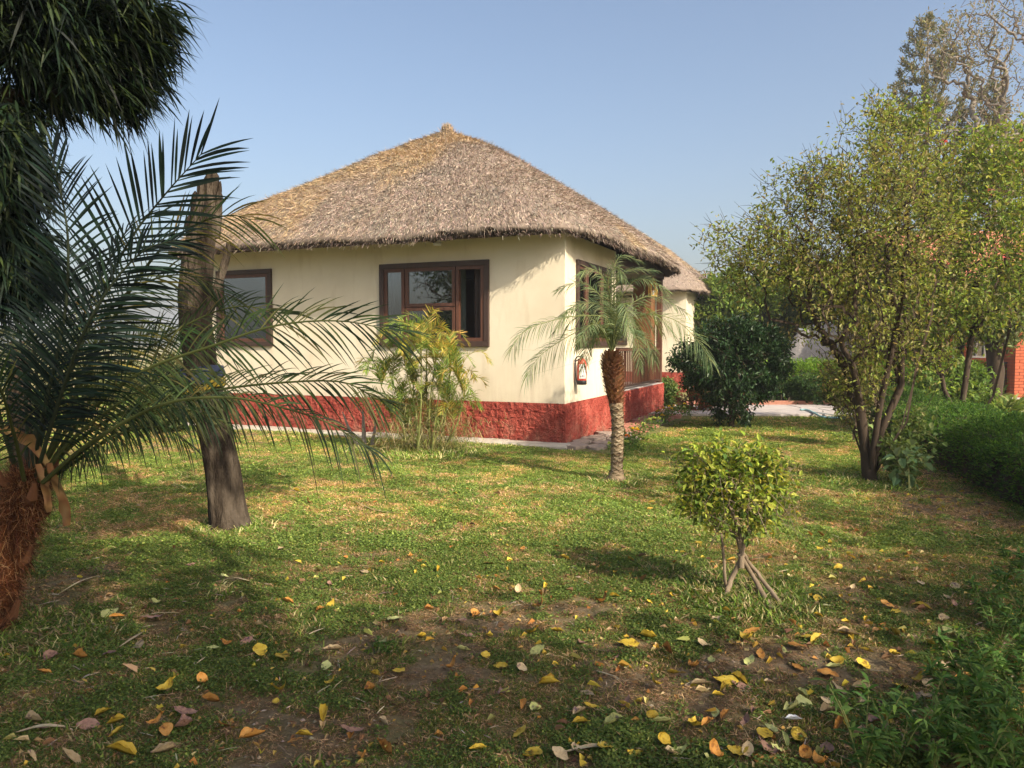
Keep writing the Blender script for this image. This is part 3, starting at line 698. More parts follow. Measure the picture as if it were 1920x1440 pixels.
    pos = np.stack([x, y, z + .004 + .02 * g.random(n)], 1); d = nrm(np.stack([x2 - x, y2 - y, z2 - z], 1))
    d = nrm(d + g.normal(size=(n, 3)) * .42 + np.array([0, 0, .10])); L = .035 + .10 * g.random(n)
    nn = fbm(x * .55 + seed, y * .55 + 12, 4); n2 = fbm(x * 2.4 + 50, y * 2.4 + seed, 3)
    gold = sstep(.44, .62, nn + .40 * sstep(.38, .05, fs) * (dirw[:, 0] < .3) + .30 * sstep(.1, .9, -dirw[:, 0]) * sstep(.9, .5, np.abs(fs - .6) + .5) + .30 * sstep(.0, -.75, dirw[:, 0]) * sstep(.25, .85, fs) - .04)[:, None] * .8
    base = palette(n, [(.42, .335, .27), (.33, .265, .21), (.50, .41, .33), (.24, .185, .145), (.40, .315, .265)], jit=.22, g=g)
    gc = palette(n, [(.52, .37, .20), (.58, .43, .25), (.42, .30, .18)], jit=.15, g=g)
    lich = sstep(.60, .72, n2)[:, None] * (g.random((n, 1)) < .5); gry = palette(n, [(.20, .20, .165), (.27, .265, .225)], g=g)
    col = base * (1 - gold) + gc * gold; col = np.where(lich > 0, col * .5 + gry * .5, col)
    dark = (g.random(n) < .10 + .2 * sstep(.5, .75, n2)); col[dark] *= .5
    strips(a, pos, d, L, .004 + .0075 * g.random(n), col, droop=.05, segs=1, taper=(1, .35))
    a.build('straw', M_straw, roof, kind='stuff')
    # ragged fringe under the eave edge, lower strands darkened to paint its shade
    a = Acc(); n = int(nstraw * .12); ts = g.random(n) * 2 * pi; fe = .955 + .045 * g.random(n)
    x, y, z = surf(fe, ts); dirw = rounded_contour(ts, 1, 1, 4)
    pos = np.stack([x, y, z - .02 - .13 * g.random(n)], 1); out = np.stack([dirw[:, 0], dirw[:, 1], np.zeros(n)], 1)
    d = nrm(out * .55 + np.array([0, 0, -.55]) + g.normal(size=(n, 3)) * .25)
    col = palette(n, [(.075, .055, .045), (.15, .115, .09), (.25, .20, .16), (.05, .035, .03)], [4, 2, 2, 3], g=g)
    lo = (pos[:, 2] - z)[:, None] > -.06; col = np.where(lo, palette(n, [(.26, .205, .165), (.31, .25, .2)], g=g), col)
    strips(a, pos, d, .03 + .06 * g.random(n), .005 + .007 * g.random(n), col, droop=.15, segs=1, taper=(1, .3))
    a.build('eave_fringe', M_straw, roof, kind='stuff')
    # topknot
    a = Acc(); n = 900; ts = g.random(n) * 2 * pi; r = .16 * np.sqrt(g.random(n)); h = g.random(n)
    pos = np.stack([cx + r * np.cos(ts) * (1.25 - h * .75), cy + r * np.sin(ts) * (1.25 - h * .75), apex - .12 + h * .18], 1)
    d = nrm(np.stack([np.cos(ts) * .5 * (h < .5), np.sin(ts) * .5 * (h < .5), np.where(h > .45, 1.0, -.6)], 1) + g.normal(size=(n, 3)) * .2)
    strips(a, pos, d, .06 + .07 * g.random(n), .012, palette(n, [(.34, .26, .19), (.26, .19, .14), (.40, .31, .2)], g=g), droop=.05, segs=1, taper=(1, .3))
    a.tube([(cx, cy, apex - .2), (cx, cy, apex - .02), (cx, cy, apex + .10)], [.17, .09, .03], 8, col=(.27, .2, .15)); a.build('topknot', M_straw, roof)
    # rafter poles poking out under the thatch
    if detail:
        def under(xl, yl):
            # underside height at a plan point near the eave
            fx = max(abs(xl - cx) / hx, abs(yl - cy) / hy); return apex - Hh * ((1 - cc) * fx + cc * fx * fx) - .24
        for k in range(12):
            xl = -W + .35 + k * (W - .2) / 12 + g.normal() * .05
            rr = .03 + .012 * g.random(); p = Acc()
            p.tube([(xl, .3, under(xl, .3) - .03), (xl + .02, -ov[0] + .12 + .04 * g.random(), under(xl, -ov[0] + .14) - .035)], rr, 8); p.build('rafter', M_pole, t)
        for k in range(11):
            yl = .35 + k * .62 + g.normal() * .05; p = Acc()
            p.tube([(-.3, yl, under(-.3, yl) - .03), (ov[1] - .10, yl, under(ov[1] - .12, yl) - .03)], .03 + .01 * g.random(), 8); p.build('rafter', M_pole, t)
        a = Acc(); zE = under(0, -ov[0] + .1) - .0
        a.tube([(-W - .1, -ov[0] + .3, zE + .02), (-.1, -ov[0] + .3, zE + .02)], .022, 6); a.build('eave_batten', M_pole, t)
    # cut the top of the walls to the roof: a cream band up to the thatch is already there (walls end inside it)
    return t, (cx, cy, hx, hy)
# sashes
z0, z1 = 1.50, 2.86
fwA = (-3.27, -1.26)
fA = (fwA[0], fwA[1], z0, z1,
      [(-3.19, -2.80, z0 + .085, z1 - .085, 'fix'), (-2.78, -1.86, z0 + .085 + .56, z1 - .085, 'fix'), (-2.78, -1.86, z0 + .085, z0 + .085 + .55, 'fix'), (-1.84, -1.35, z0 + .085, z1 - .085, 'open')],
      [(-3.2, -2.5, M_curtain, .22), (-2.48, -1.9, M_teal, .45), (-1.62, -1.33, M_wood_dark, .2)])
fB = (-6.82, -5.54, z0, z1 + .02, [(-6.735, -5.625, z0 + .085, z1 - .065, 'fix')], [(-6.8, -5.55, M_teal, .2)])
rA = (.51, 2.37, z0, z1, [(.595, 1.02, z0 + .085, z1 - .085, 'fix'), (1.04, 1.86, z0 + .085, z1 - .085, 'fix'), (1.88, 2.285, z0 + .085, z1 - .085, 'fix')], [(.6, 1.1, M_curtain, .22), (1.9, 2.3, M_curtain, .22)])
VY = 2.78
hut, HR = make_hut('large cream hut with red roughcast plinth and thatched roof, closest to the viewer', front_windows=[fA, fB], right_windows=[rA], veranda=(1.7, VY), seed=3, nstraw=240000)
# veranda fittings: pillars, beams, railing
W_, D_ = 7.4, 6.8; PL = .64
boxpart('corner_post', (-.15, -.03, D_ - .16, D_ - .04, PL, 3.02), M_wood, hut, .008)
boxpart('clad_pillar', (-.62, -.19, D_ - .46, D_ - .06, PL + .012, 3.0), M_pillar, hut, .012)
boxpart('header_beam', (-.16, -.02, VY, D_ + .05, 3.02, 3.16), M_wood_dark, hut, .008)
boxpart('header_beam', (-1.7, -.165, D_ - .16, D_ - .04, 2.92, 3.04), M_wood_dark, hut, .008)
boxpart('gable_panel', (-1.69, -.17, D_ - .13, D_ - .07, 3.042, 3.5), M_ceiling, hut, .004)
boxpart('transom_bar', (-1.69, -.63, D_ - .14, D_ - .08, 2.62, 2.67), M_wood_dark, hut, .004)
for xk in (-1.35, -1.0): boxpart('transom_post', (xk, xk + .03, D_ - .13, D_ - .09, 2.672, 2.918), M_white, hut, .003)
boxpart('top_rail', (-.115, -.045, VY + .01, D_ - .17, 1.40, 1.45), M_wood, hut, .006)
boxpart('bottom_rail', (-.11, -.05, VY + .01, D_ - .17, PL + .055, PL + .095), M_wood_dark, hut, .004)
nb = 30
proto_b = None
for k in range(nb):
    y = VY + .09 + k * (D_ - .30 - VY) / (nb - 1)
    if proto_b is None:
        proto_b = boxpart('baluster', (-.091, -.069, -.009, .009, PL + .096, 1.399), M_wood, hut, 0)
        proto_b.location = (0, y, 0)
    else:
        c = proto_b.copy(); C.objects.link(c); c.location = (0, y, 0)
boxpart('back_rail', (-1.68, -.17, D_ - .115, D_ - .055, 1.40, 1.45), M_wood, hut, .006)
for k in range(11):
    c = proto_b.copy(); C.objects.link(c); c.rotation_euler = (0, 0, pi / 2); c.location = (-1.60 + k * .1 , D_ - .005, 0)
# second hut behind
sB = (-3.4, -1.9, 1.5, 2.85, [(-3.315, -2.66, 1.585, 2.765, 'fix'), (-2.64, -1.985, 1.585, 2.765, 'fix')], [(-3.4, -1.9, M_interior, .3)])
hut2, HR2 = make_hut('cream thatched hut farther back, showing right of the large hut', front_windows=[sB], seed=11, nstraw=60000, detail=False, apex=6.4)
c2 = np.array([3.45, 29.0]); o2 = c2 - (-3.7 * HX + 3.4 * HY); hut2.location = (o2[0], o2[1], 0)

def HW(xl, yl, z): # hut local -> world
    p = A0 + HX * xl + HY * yl; return np.array([p[0], p[1], z])
# concrete kerb strip along the front, broken paving and red pavers along the side
def kerb():
    t = thing('concrete_apron', None, None, (A0[0], A0[1], 0), rad(-23.5), world=False); t['kind'] = 'structure'
    xs = [-8.0, -6.6, -5.0, -3.5, -2.1, -.9, .15]
    for i in range(len(xs) - 1):
        nx, ny = 22, 8; X, Y = np.meshgrid(np.linspace(xs[i] + .006, xs[i + 1] - .006, nx), np.linspace(-.34 + .02 * math.sin(i * 3), -.012, ny), indexing='ij')
        Z = .055 + .008 * math.sin(i * 2.3) + .012 * (fbm(X * 6, Y * 6, 3) - .5) - .03 * (Y < -.33 + .03 * vnoise(X * 4, Y * 0))
        Y = Y - .03 * (vnoise(X * 5, X * 0 + i) - .5) * (Y < -.3)
        V = np.stack([X, Y, Z], -1).reshape(-1, 3); V2 = V.copy(); V2[:, 2] = -.1
        id_ = np.arange(nx * ny).reshape(nx, ny); F = np.stack([id_[:-1, :-1], id_[1:, :-1], id_[1:, 1:], id_[:-1, 1:]], -1).reshape(-1, 4)
        e = np.concatenate([id_[:, 0], id_[-1, 1:], id_[::-1, -1][1:], id_[0, ::-1][1:]]); m = nx * ny
        Fs = np.stack([e[:-1], e[:-1] + m, e[1:] + m, e[1:]], -1)
        a = Acc(); a.add(np.vstack([V, V2]), np.vstack([F, Fs])); a.build('kerb_slab', M_conc, t)
    g = np.random.default_rng(5)
    protos = []
    def slab(x0, x1, y0, y1, z, mat, name):
        n = 7; c = np.array([(x0 + x1) / 2, (y0 + y1) / 2]); an = np.arange(8) / 8 * 2 * pi + .39
        r = np.stack([np.cos(an), np.sin(an)], 1); r = r / np.maximum(np.abs(r[:, :1]), np.abs(r[:, 1:])) * np.array([(x1 - x0) / 2, (y1 - y0) / 2]) * (.93 + .07 * g.random((8, 1)))
        top = np.c_[r + c, np.full(8, z) + .01 * g.normal(size=8)]; bot = top.copy(); bot[:, 2] = z - .12; top[:, :2] = c + r * .97
        V = np.vstack([top, bot, [[*c, z + .004]]]); F = [(i, (i + 1) % 8, 8 + (i + 1) % 8, 8 + i) for i in range(8)] + [(16, i, i + 1, (i + 2) % 8) for i in range(0, 8, 2)]
        a = Acc(); a.add(V, [f[::-1] for f in F]); a.build(name, mat, t)
    y = -.32
    while y < 7.2:
        dy = .34 + .16 * g.random(); x = .02
        lim = .62 if y > -.2 else .5
        while x < lim:
            dx = .28 + .14 * g.random(); mat = M_brickpave if y > 1.6 and g.random() < .85 else M_gravel
            slab(x, x + dx - .02, y, y + dy - .02, .045 + .012 * g.random(), mat, 'paving_stone'); x += dx
        y += dy
kerb()
# path behind the lawn: slabs with open joints
def path():
    t = thing('path', None, None, (7, 18, 0)); t['kind'] = 'structure'
    g = np.random.default_rng(8)
    for r, (ya, yb) in enumerate(((16.55, 17.35), (17.39, 18.2), (18.24, 19.2))):
        x = 2.6 + .3 * r
        while x < 11.5:
            dx = 1.0 + .7 * g.random(); a = Acc(); z = .04 + .012 * g.random()
            off = .10 * (x - 3)
            a.box(x, x + dx - .03, ya - off * .4, yb - off * .4 - .01, -.1, z); o = a.build('path_slab', M_slab, t, bevel=.01); x += dx
    a = Acc(); a.box(2.6, 11.5, 19.0, 19.08, -.1, .14); a.build('kerb', M_brickpave, t, bevel=.01)
path()
# ---------------------------------------------------------------- fittings on the hut
def extinguisher():
    c = HW(.11, .47, 0); z0 = .93
    t = thing('fire_extinguisher', 'red fire extinguisher with white label hanging on the sunlit side wall near the corner', 'fire extinguisher', (c[0], c[1], z0))
    a = Acc(); prof = [(.0, .0), (.062, .0), (.072, .02), (.074, .10), (.074, .30), (.066, .345), (.04, .375), (.022, .385), (.022, .40), (0, .40)]
    def lathe(a, prof, cx, cy, cz, n=20):
        V = [(cx + r * cos(2 * pi * k / n), cy + r * sin(2 * pi * k / n), cz + z) for r, z in prof for k in range(n)]
        F = [(i * n + k, i * n + (k + 1) % n, (i + 1) * n + (k + 1) % n, (i + 1) * n + k) for i in range(len(prof) - 1) for k in range(n)]
        a.add(V, F)
    lathe(a, prof[2:], c[0], c[1], z0); a.build('cylinder', M_redmetal, t, smooth=True)
    a = Acc(); lathe(a, [(0, -.012), (.070, -.012), (.077, 0), (.077, .055), (.070, .06)], c[0], c[1], z0 - .01); a.build('base', M_black, t, smooth=True)
    # label wraps the side facing the lawn
    f = math.atan2(-c[1], -c[0] + .35); n = 10; an = np.linspace(f - .62, f + .85, n)
    def wrap(z0_, z1_, a0, a1, r, m, name, par):
        an = np.linspace(a0, a1, 8); V = [(c[0] + r * cos(q), c[1] + r * sin(q), z) for z in (z0_, z1_) for q in an]
        a = Acc(); a.add(V, [(i, i + 1, 8 + i + 1, 8 + i) for i in range(7)]); return a.build(name, m, par, smooth=True)
    lb = wrap(z0 + .075, z0 + .30, an[0], an[-1], .0760, M_paper, 'label', t)
    for (a0, a1, za, zb) in ((.1, .85, .27, .275), (.1, .8, .255, .259), (.1, .7, .243, .246), (.42, .58, .10, .135), (.64, .8, .10, .135), (.15, .35, .10, .12), (.1, .85, .21, .213), (.1, .6, .198, .201), (.1, .75, .186, .189)):
        wrap(z0 + za, z0 + zb, an[0] + (an[-1] - an[0]) * a0, an[0] + (an[-1] - an[0]) * a1, .0768, M_card, 'print', lb)
    a = Acc(); a.box(c[0] - .02, c[0] + .02, c[1] - .025, c[1] + .025, z0 + .40, z0 + .43); a.tube([(c[0] - .02, c[1], z0 + .43), (c[0] + .05, c[1] - .05, z0 + .47)], .008, 6); a.build('valve', M_chrome, t)
    a = Acc(); a.tube(catmull([(c[0] - .02, c[1], z0 + .415), (c[0] - .09, c[1] - .02, z0 + .40), (c[0] - .115, c[1] - .03, z0 + .25), (c[0] - .085, c[1] - .02, z0 + .05), (c[0] - .06, c[1] - .03, z0 - .01)], 20), .011, 7); a.build('hose', M_black, t, smooth=True)
    a = Acc(); w = HW(0.0, .47, 0); a.tube([(w[0], w[1], z0 + .34), (c[0], c[1], z0 + .40)], .012, 6); a.build('bracket', M_iron, t)
extinguisher()
def lantern():
    p = P(1224, 540, 17.3); t = thing('hanging_lantern', 'gold hanging lantern under the eave beside the veranda post', 'lantern', (p[0], p[1], p[2] - .2))
    x, y, z = p[0], p[1], p[2] - .2; n = 6
    def ring(r, zz): return [(x + r * cos(2 * pi * k / n), y + r * sin(2 * pi * k / n), z + zz) for k in range(n)]
    def loft(a, pr):
        V = [q for r, zz in pr for q in ring(r, zz)]; a.add(V, [(i * n + k, i * n + (k + 1) % n, (i + 1) * n + (k + 1) % n, (i + 1) * n + k) for i in range(len(pr) - 1) for k in range(n)])
    a = Acc(); loft(a, [(.0, -.0), (.10, 0), (.105, .02), (.09, .035), (.0, .035)]); a.build('base', M_gold, t)
    a = Acc(); loft(a, [(.10, .27), (.11, .285), (.07, .34), (.05, .37), (.03, .41), (.015, .43), (0, .44)]); a.build('lid', M_gold, t)
    for k in range(n):
        q = 2 * pi * k / n; a = Acc(); a.tube([(x + .09 * cos(q), y + .09 * sin(q), z + .03), (x + .095 * cos(q), y + .095 * sin(q), z + .28)], .012, 5); a.build('cage_bar', M_gold, t)
    a = Acc(); a.tube([(x, y, z + .035), (x, y, z + .14)], .03, 8); a.build('candle', M_white, t)
    a = Acc(); a.tube([(x, y, z + .43), (x, y, z + .66)], .006, 5); a.build('chain', M_iron, t)
lantern()
t_ = P(820, 458, 12.2)
a = Acc(); a.tube([t_ + np.array([-.05, -.05, 0]), t_ + np.array([.05, .02, .005])], .028, 10); tag(a.build('eave_lamp', M_white, None), 'small white cylinder lamp tucked under the front eave of the large hut', 'lamp')
a = Acc(); b_ = HW(-1.98, .075, 2.07); a.box(b_[0] - .11, b_[0] + .11, b_[1] - .006, b_[1] + .006, b_[2], b_[2] + .07)  # white panel stands in for a bright reflection in the glass
o = a.build('pane_light_patch', M_paper, None); tag(o, 'small white panel standing in for a patch of light in the middle pane of the front window', 'light patch')
# garden hose on the path
a = Acc(); hp = [G(1500, 768, .07), G(1515, 769, .07), G(1528, 775, .07), G(1540, 781, .07), G(1556, 783, .06), G(1600, 785, .06), G(1640, 790, .03)]
a.tube(catmull(hp, 40), .022, 7); tag(a.build('garden_hose', M_hose, None, smooth=True), 'pale blue garden hose lying across the stone path', 'hose')
# ---------------------------------------------------------------- palms
G1 = [(.045, .085, .030), (.060, .11, .035), (.035, .065, .028), (.085, .13, .045)]
G_OL = [(.09, .11, .045), (.13, .15, .06), (.07, .09, .04), (.20, .18, .09)]
def near_palm():
    base = G(-40, 1190); base[2] = 0
    t = thing('date_palm', 'young date palm with shaggy orange-brown trunk and wide shade-darkened fronds at the left edge', 'palm tree', tuple(base))
    Y0 = 4.2
    tr = catmull([base, P(-28, 1150, Y0), P(-5, 1065, Y0), P(22, 985, Y0), P(45, 925, Y0), P(58, 880, Y0)], 16)
    rr = np.interp(np.linspace(0, 1, 16), [0, .15, .5, .8, 1], [.09, .115, .125, .10, .055])
    a = Acc(); a.tube(tr, rr, 14, jit=.18); a.build('trunk', proc('palm_fibre_core', [(.06, .025, .012), (.13, .05, .022), (.20, .085, .035)], 12, 1, .8, 40, spec=.02), t, smooth=True)
    a = Acc(); n = 15000
    q = rng.random(n) ** .9; k = q * 15; c = np.stack([np.interp(k, range(16), tr[:, j]) for j in range(3)], 1); r = np.interp(k, range(16), rr)
    th = rng.random(n) * 2 * pi; o = np.stack([np.cos(th), np.sin(th), 0 * th], 1)
    pos = c + o * (r * (.9 + .12 * rng.random(n)))[:, None]
    cl = vnoise(th * 2.5, q * 9)
    d = nrm(o * (.35 + .4 * rng.random((n, 1))) + np.cross(o, [0, 0, 1]) * rng.normal(size=(n, 1)) * .8 + np.array([0, 0, 1.]) * (rng.normal(size=(n, 1)) * .6))
    col = palette(n, [(.15, .058, .026), (.23, .10, .045), (.09, .036, .02), (.32, .18, .09), (.055, .025, .015)], jit=.2) * (.6 + .8 * cl[:, None])
    strips(a, pos, d, .03 + .09 * rng.random(n), .0022 + .0018 * rng.random(n), col, droop=.3 * rng.normal(size=n), segs=2); a.build('trunk_fibre', M_dry, t, kind='stuff')
    # cut leaf bases and torn sheath
    for k in range(14):
        kk = 1.0 + k * 1.0; c = np.array([np.interp(kk, range(16), tr[:, j]) for j in range(3)]); r = np.interp(kk, range(16), rr); th = k * 2.4 + .5
        o = np.array([cos(th), sin(th), 0]); a = Acc()
        a.tube([c + o * r * .7, c + o * (r + .05) + np.array([0, 0, .05]), c + o * (r + .075) + np.array([0, 0, .13])], [.035, .028, .012], 6, col=(.13, .06, .03), jit=.35); a.build('leaf_base', M_dry, t)
    hub = P(58, 900, Y0); hub[2] -= .02
    for (pts, wd) in (([(92, 868), (105, 905), (120, 945), (125, 985)], .05), ([(0, 800), (30, 815), (60, 830), (90, 870)], .06), ([(70, 870), (85, 915), (92, 960)], .04)):
        c = catmull([P(x, y, Y0 - .12 + .03 * i) for i, (x, y) in enumerate(pts)], 9); V = []; sd = np.array([.5, .1, .85]) if abs(pts[0][0] - pts[-1][0]) > 50 else np.array([1, .3, .1])
        for i, p in enumerate(c): w_ = wd * (.55 + .45 * sin(pi * (i + .5) / 9)) * (.8 + .4 * rng.random()); V += [p - sd * w_ / 2 * (.7 + .6 * rng.random()), p + np.array([0, -.02, 0]) * sin(i), p + sd * w_ / 2 * (.7 + .6 * rng.random())]
        F = [(3 * i + j, 3 * i + j + 1, 3 * i + j + 4, 3 * i + j + 3) for i in range(8) for j in (0, 1)]
        a = Acc(); a.add(V, F, palette(len(V), [(.22, .12, .05), (.15, .08, .035), (.28, .17, .08)])); a.build('dry_sheath', M_dry, t, smooth=True)
    FR = [ # pixel control points with depth, plane normal, leaflet length, droop, pairs
        ([(70, 900, 4.2), (100, 780, 4.15), (165, 620, 4.1), (235, 465, 4.1), (305, 370, 4.1), (378, 288, 4.12)], (.1, -1, .1), .50, .14, 46, 58, 'd'),
        ([(75, 905, 4.2), (150, 790, 4.15), (260, 700, 4.1), (400, 648, 4.05), (520, 610, 4.05), (640, 602, 4.05), (745, 622, 4.05)], (0, -.94, .34), .36, .30, 62, 52, 'o'),
        ([(75, 905, 4.25), (140, 830, 4.25), (250, 765, 4.3), (380, 735, 4.3), (520, 718, 4.3), (640, 716, 4.3), (700, 745, 4.3), (722, 752, 4.3)], (0, -.90, .42), .31, .40, 60, 46, 'o'),
        ([(80, 905, 4.1), (170, 830, 4.0), (300, 760, 3.95), (420, 745, 3.95), (520, 762, 3.95), (620, 795, 3.95), (700, 850, 4.0)], (.1, -.75, .65), .24, .75, 52, 52, 'o'),
        ([(70, 895, 4.2), (130, 770, 4.25), (200, 620, 4.3), (290, 480, 4.3), (370, 420, 4.3), (430, 404, 4.3), (470, 412, 4.3)], (.15, -.9, .3), .42, .30, 48, 56, 'g'),
        ([(60, 895, 4.2), (85, 760, 4.1), (120, 600, 4.05), (128, 470, 4.0), (118, 380, 4.0), (95, 290, 4.05)], (.4, -.9, 0), .40, .15, 50, 50, 'd'),
        ([(70, 900, 4.3), (120, 780, 4.5), (180, 640, 4.7), (225, 560, 4.8), (300, 520, 4.9), (370, 520, 5.0), (430, 560, 5.0)], (.3, -.8, .5), .34, .5, 50, 52, 'o'),
        ([(70, 900, 4.2), (115, 800, 4.3), (165, 700, 4.5), (240, 640, 4.7), (330, 620, 4.9), (420, 640, 5.0)], (.4, -.5, .75), .34, .5, 46, 52, 'o'),
        ([(75, 905, 4.2), (150, 850, 4.1), (235, 790, 4.1), (330, 765, 4.1), (420, 790, 4.15)], (.1, -.5, .85), .22, .7, 40, 55, 'o'),
        ([(75, 910, 4.2), (150, 860, 4.1), (220, 815, 4.0), (300, 800, 4.0), (350, 830, 4.0)], (.1, -.4, .9), .16, .8, 34, 55, 'o'),
        ([(40, 900, 4.2), (10, 820, 4.1), (-20, 700, 4.0), (-60, 600, 4.0), (-140, 540, 4.0)], (-.2, -.8, .5), .32, .4, 40, 50, 'd'),
        ([(45, 900, 4.1), (30, 830, 3.9), (5, 740, 3.6), (-30, 660, 3.4)], (-.2, -.5, .8), .28, .4, 34, 50, 'o'),
        ([(50, 895, 4.3), (50, 780, 4.6), (40, 650, 4.9), (20, 560, 5.2), (-30, 500, 5.4)], (.2, -.8, .3), .34, .3, 40, 48, 'd'),
        ([(60, 895, 4.3), (95, 770, 4.7), (150, 650, 5.1), (200, 600, 5.4), (260, 600, 5.6)], (.6, .2, .8), .32, .4, 44, 50, 'o'),
        ([(62, 895, 4.25), (100, 740, 4.5), (170, 560, 4.8), (240, 430, 5.0), (300, 400, 5.1)], (-.5, -.8, .2), .30, .3, 44, 48, 'd'),
        ([(66, 897, 4.15), (105, 770, 4.0), (150, 640, 3.9), (205, 540, 3.9), (270, 470, 3.95), (330, 450, 4.0)], (.1, -.95, .2), .36, .25, 50, 54, 'd'),
        ([(66, 900, 4.3), (130, 800, 4.4), (220, 700, 4.5), (330, 620, 4.5), (440, 575, 4.5), (540, 590, 4.5)], (.0, -.85, .5), .30, .35, 54, 52, 'o'),
        ([(55, 897, 4.2), (70, 760, 4.3), (60, 620, 4.4), (30, 480, 4.5), (-10, 400, 4.5)], (.2, -.9, .1), .36, .2, 46, 50, 'd'),
        ([(72, 903, 4.15), (140, 820, 4.1), (240, 745, 4.1), (330, 700, 4.15), (400, 700, 4.2)], (.2, -.7, .7), .26, .6, 46, 52, 'o'),
    ]
    for (pp, N, L, dr, nl, fw, cc) in FR:
        a = Acc(); cols = {'d': [(.014, .028, .022), (.02, .038, .026), (.012, .02, .02)], 'o': [(.026, .046, .018), (.042, .066, .022), (.02, .033, .017), (.08, .08, .03)], 'g': [(.13, .13, .04), (.09, .11, .035), (.20, .16, .05), (.045, .07, .03)]}[cc]  # gold palette paints a frond as sunlit, the darker ones paint shade
        frond(a, [P(*p) for p in pp], N, L, nl, .0105 if cc != 'd' else (.018 if L > .45 else .0125), dr, fw, .16 if L > .2 else .2, cols, .0125, .08, .62, stemcol=(.075, .09, .03) if cc != 'd' else (.035, .045, .025), segs=5, jit=.07)
        a.build('frond', M_leaf, t)
near_palm()
def lawn_palm():
    base = G(1155, 905); Y0 = base[1]
    t = thing('date_palm', 'small date palm with patterned pale lower trunk and bulging brown top in mid lawn', 'palm tree', tuple(base))
    path_ = catmull([base, P(1157, 850, Y0), P(1158, 790, Y0), P(1152, 730, Y0), P(1148, 685, Y0), P(1147, 660, Y0)], 40)
    q = np.linspace(0, 1, 40); rr = np.interp(q, [0, .04, .10, .45, .52, .62, .80, .90, 1], [.105, .090, .064, .068, .080, .104, .116, .095, .05])
    a = Acc(); a.tube(path_[:21], rr[:21], 16, jit=.06); a.build('trunk', proc('palm_trunk_pale', [(.13, .09, .055), (.24, .18, .115), (.35, .28, .19)], 14, .95, .6, 50, spec=.05), t, smooth=True)
    a = Acc(); a.tube(path_[20:], rr[20:] * .95, 16, jit=.1); a.build('upper_trunk', proc('palm_trunk_brown', [(.06, .025, .014), (.14, .06, .03), (.2, .10, .05)], 16, .95, .8, 50, spec=.03), t, smooth=True)
    # diamond leaf scars, then shaggy old leaf bases
    low = Acc(); up = Acc()
    for k in range(420):
        f = (.05 + .45 * k / 170) if k < 170 else (.5 + .49 * (k - 170) / 250); kk = f * 39; c = np.array([np.interp(kk, range(40), path_[:, j]) for j in range(3)]); r = np.interp(f, q, rr); th = k * 2.39996
        o = np.array([cos(th), sin(th), 0]); s = np.array([-sin(th), cos(th), 0]); z = np.array([0, 0, 1.])
        if f < .5:
            wd, hh, out = .034, .020, .012; cl = (.36, .29, .20) if k % 3 else (.12, .08, .05)
            V = [c + o * r * .97 - s * wd, c + o * r * .97 - z * hh * .6, c + o * r * .97 + s * wd, c + o * (r + out) + z * hh, c + o * r * .98 - z * hh * 1.4]
            low.add(V, [(0, 1, 2, 3), (0, 3, 2, 4)], cl)
        else:
            wd, hh, out = .020, .045, .022 + .02 * rng.random(); cl = palette(1, [(.20, .09, .045), (.13, .055, .03), (.27, .14, .075)])[0]
            V = [c + o * r * .9 - s * wd, c + o * r * .9 + s * wd, c + o * (r + out) + s * wd * .5 + z * hh, c + o * (r + out) - s * wd * .5 + z * hh, c + o * r * .9 - z * .03]
            up.add(V, [(0, 1, 2, 3), (1, 0, 4, 4)], cl)
    low.build('leaf_scars', M_dry, t, kind='stuff'); 
    n = 3500; f = .46 + .52 * rng.random(n); kk = f * 39; c = np.stack([np.interp(kk, range(40), path_[:, j]) for j in range(3)], 1); r = np.interp(f, q, rr); th = rng.random(n) * 2 * pi
    o = np.stack([np.cos(th), np.sin(th), 0 * th], 1)
    strips(up, c + o * r[:, None] * .98, nrm(o * .5 + rng.normal(size=(n, 3)) * .5 + np.array([0, 0, .4])), .02 + .05 * rng.random(n), .004, palette(n, [(.28, .13, .06), (.16, .07, .035), (.36, .20, .11)]), droop=.1, segs=1)
    up.build('old_leaf_bases', M_dry, t, kind='stuff')
    n = 500; th = rng.random(n) * 2 * pi; o = np.stack([np.cos(th), np.sin(th), 0 * th], 1); a = Acc()
    strips(a, base + o * .10 + np.array([0, 0, 1]) * .08 * rng.random((n, 1)), nrm(o * .8 + np.array([0, 0, -.8]) + rng.normal(size=(n, 3)) * .2), .05 + .06 * rng.random(n), .008, palette(n, [(.30, .22, .15), (.22, .16, .11)]), segs=1); a.build('root_skirt', M_dry, t)
    hub = P(1147, 662, Y0)
    FR = [[(1140, 600), (1095, 592), (1040, 600), (985, 620), (958, 655)], [(1138, 615), (1100, 615), (1050, 640), (1010, 670), (988, 705)],
          [(1140, 580), (1110, 540), (1080, 530), (1045, 545)], [(1150, 560), (1160, 520), (1185, 505), (1225, 508)], [(1158, 600), (1200, 560), (1245, 560), (1290, 590)],
          [(1160, 610), (1210, 590), (1265, 600), (1305, 635), (1335, 680)], [(1160, 630), (1190, 620), (1215, 640), (1228, 675)], [(1132, 615), (1105, 615), (1088, 632), (1080, 655)],
          [(1143, 560), (1130, 520), (1110, 505), (1085, 515)], [(1152, 560), (1150, 510), (1165, 480), (1200, 490)], [(1157, 580), (1185, 530), (1215, 525), (1250, 545)],
          [(1140, 590), (1120, 570), (1090, 570), (1060, 590)], [(1156, 600), (1180, 585), (1205, 590), (1225, 620)], [(1146, 570), (1140, 530), (1155, 500), (1170, 520)],
          [(1137, 620), (1118, 620), (1100, 645), (1092, 690)], [(1160, 610), (1175, 610), (1195, 640), (1200, 690)]]
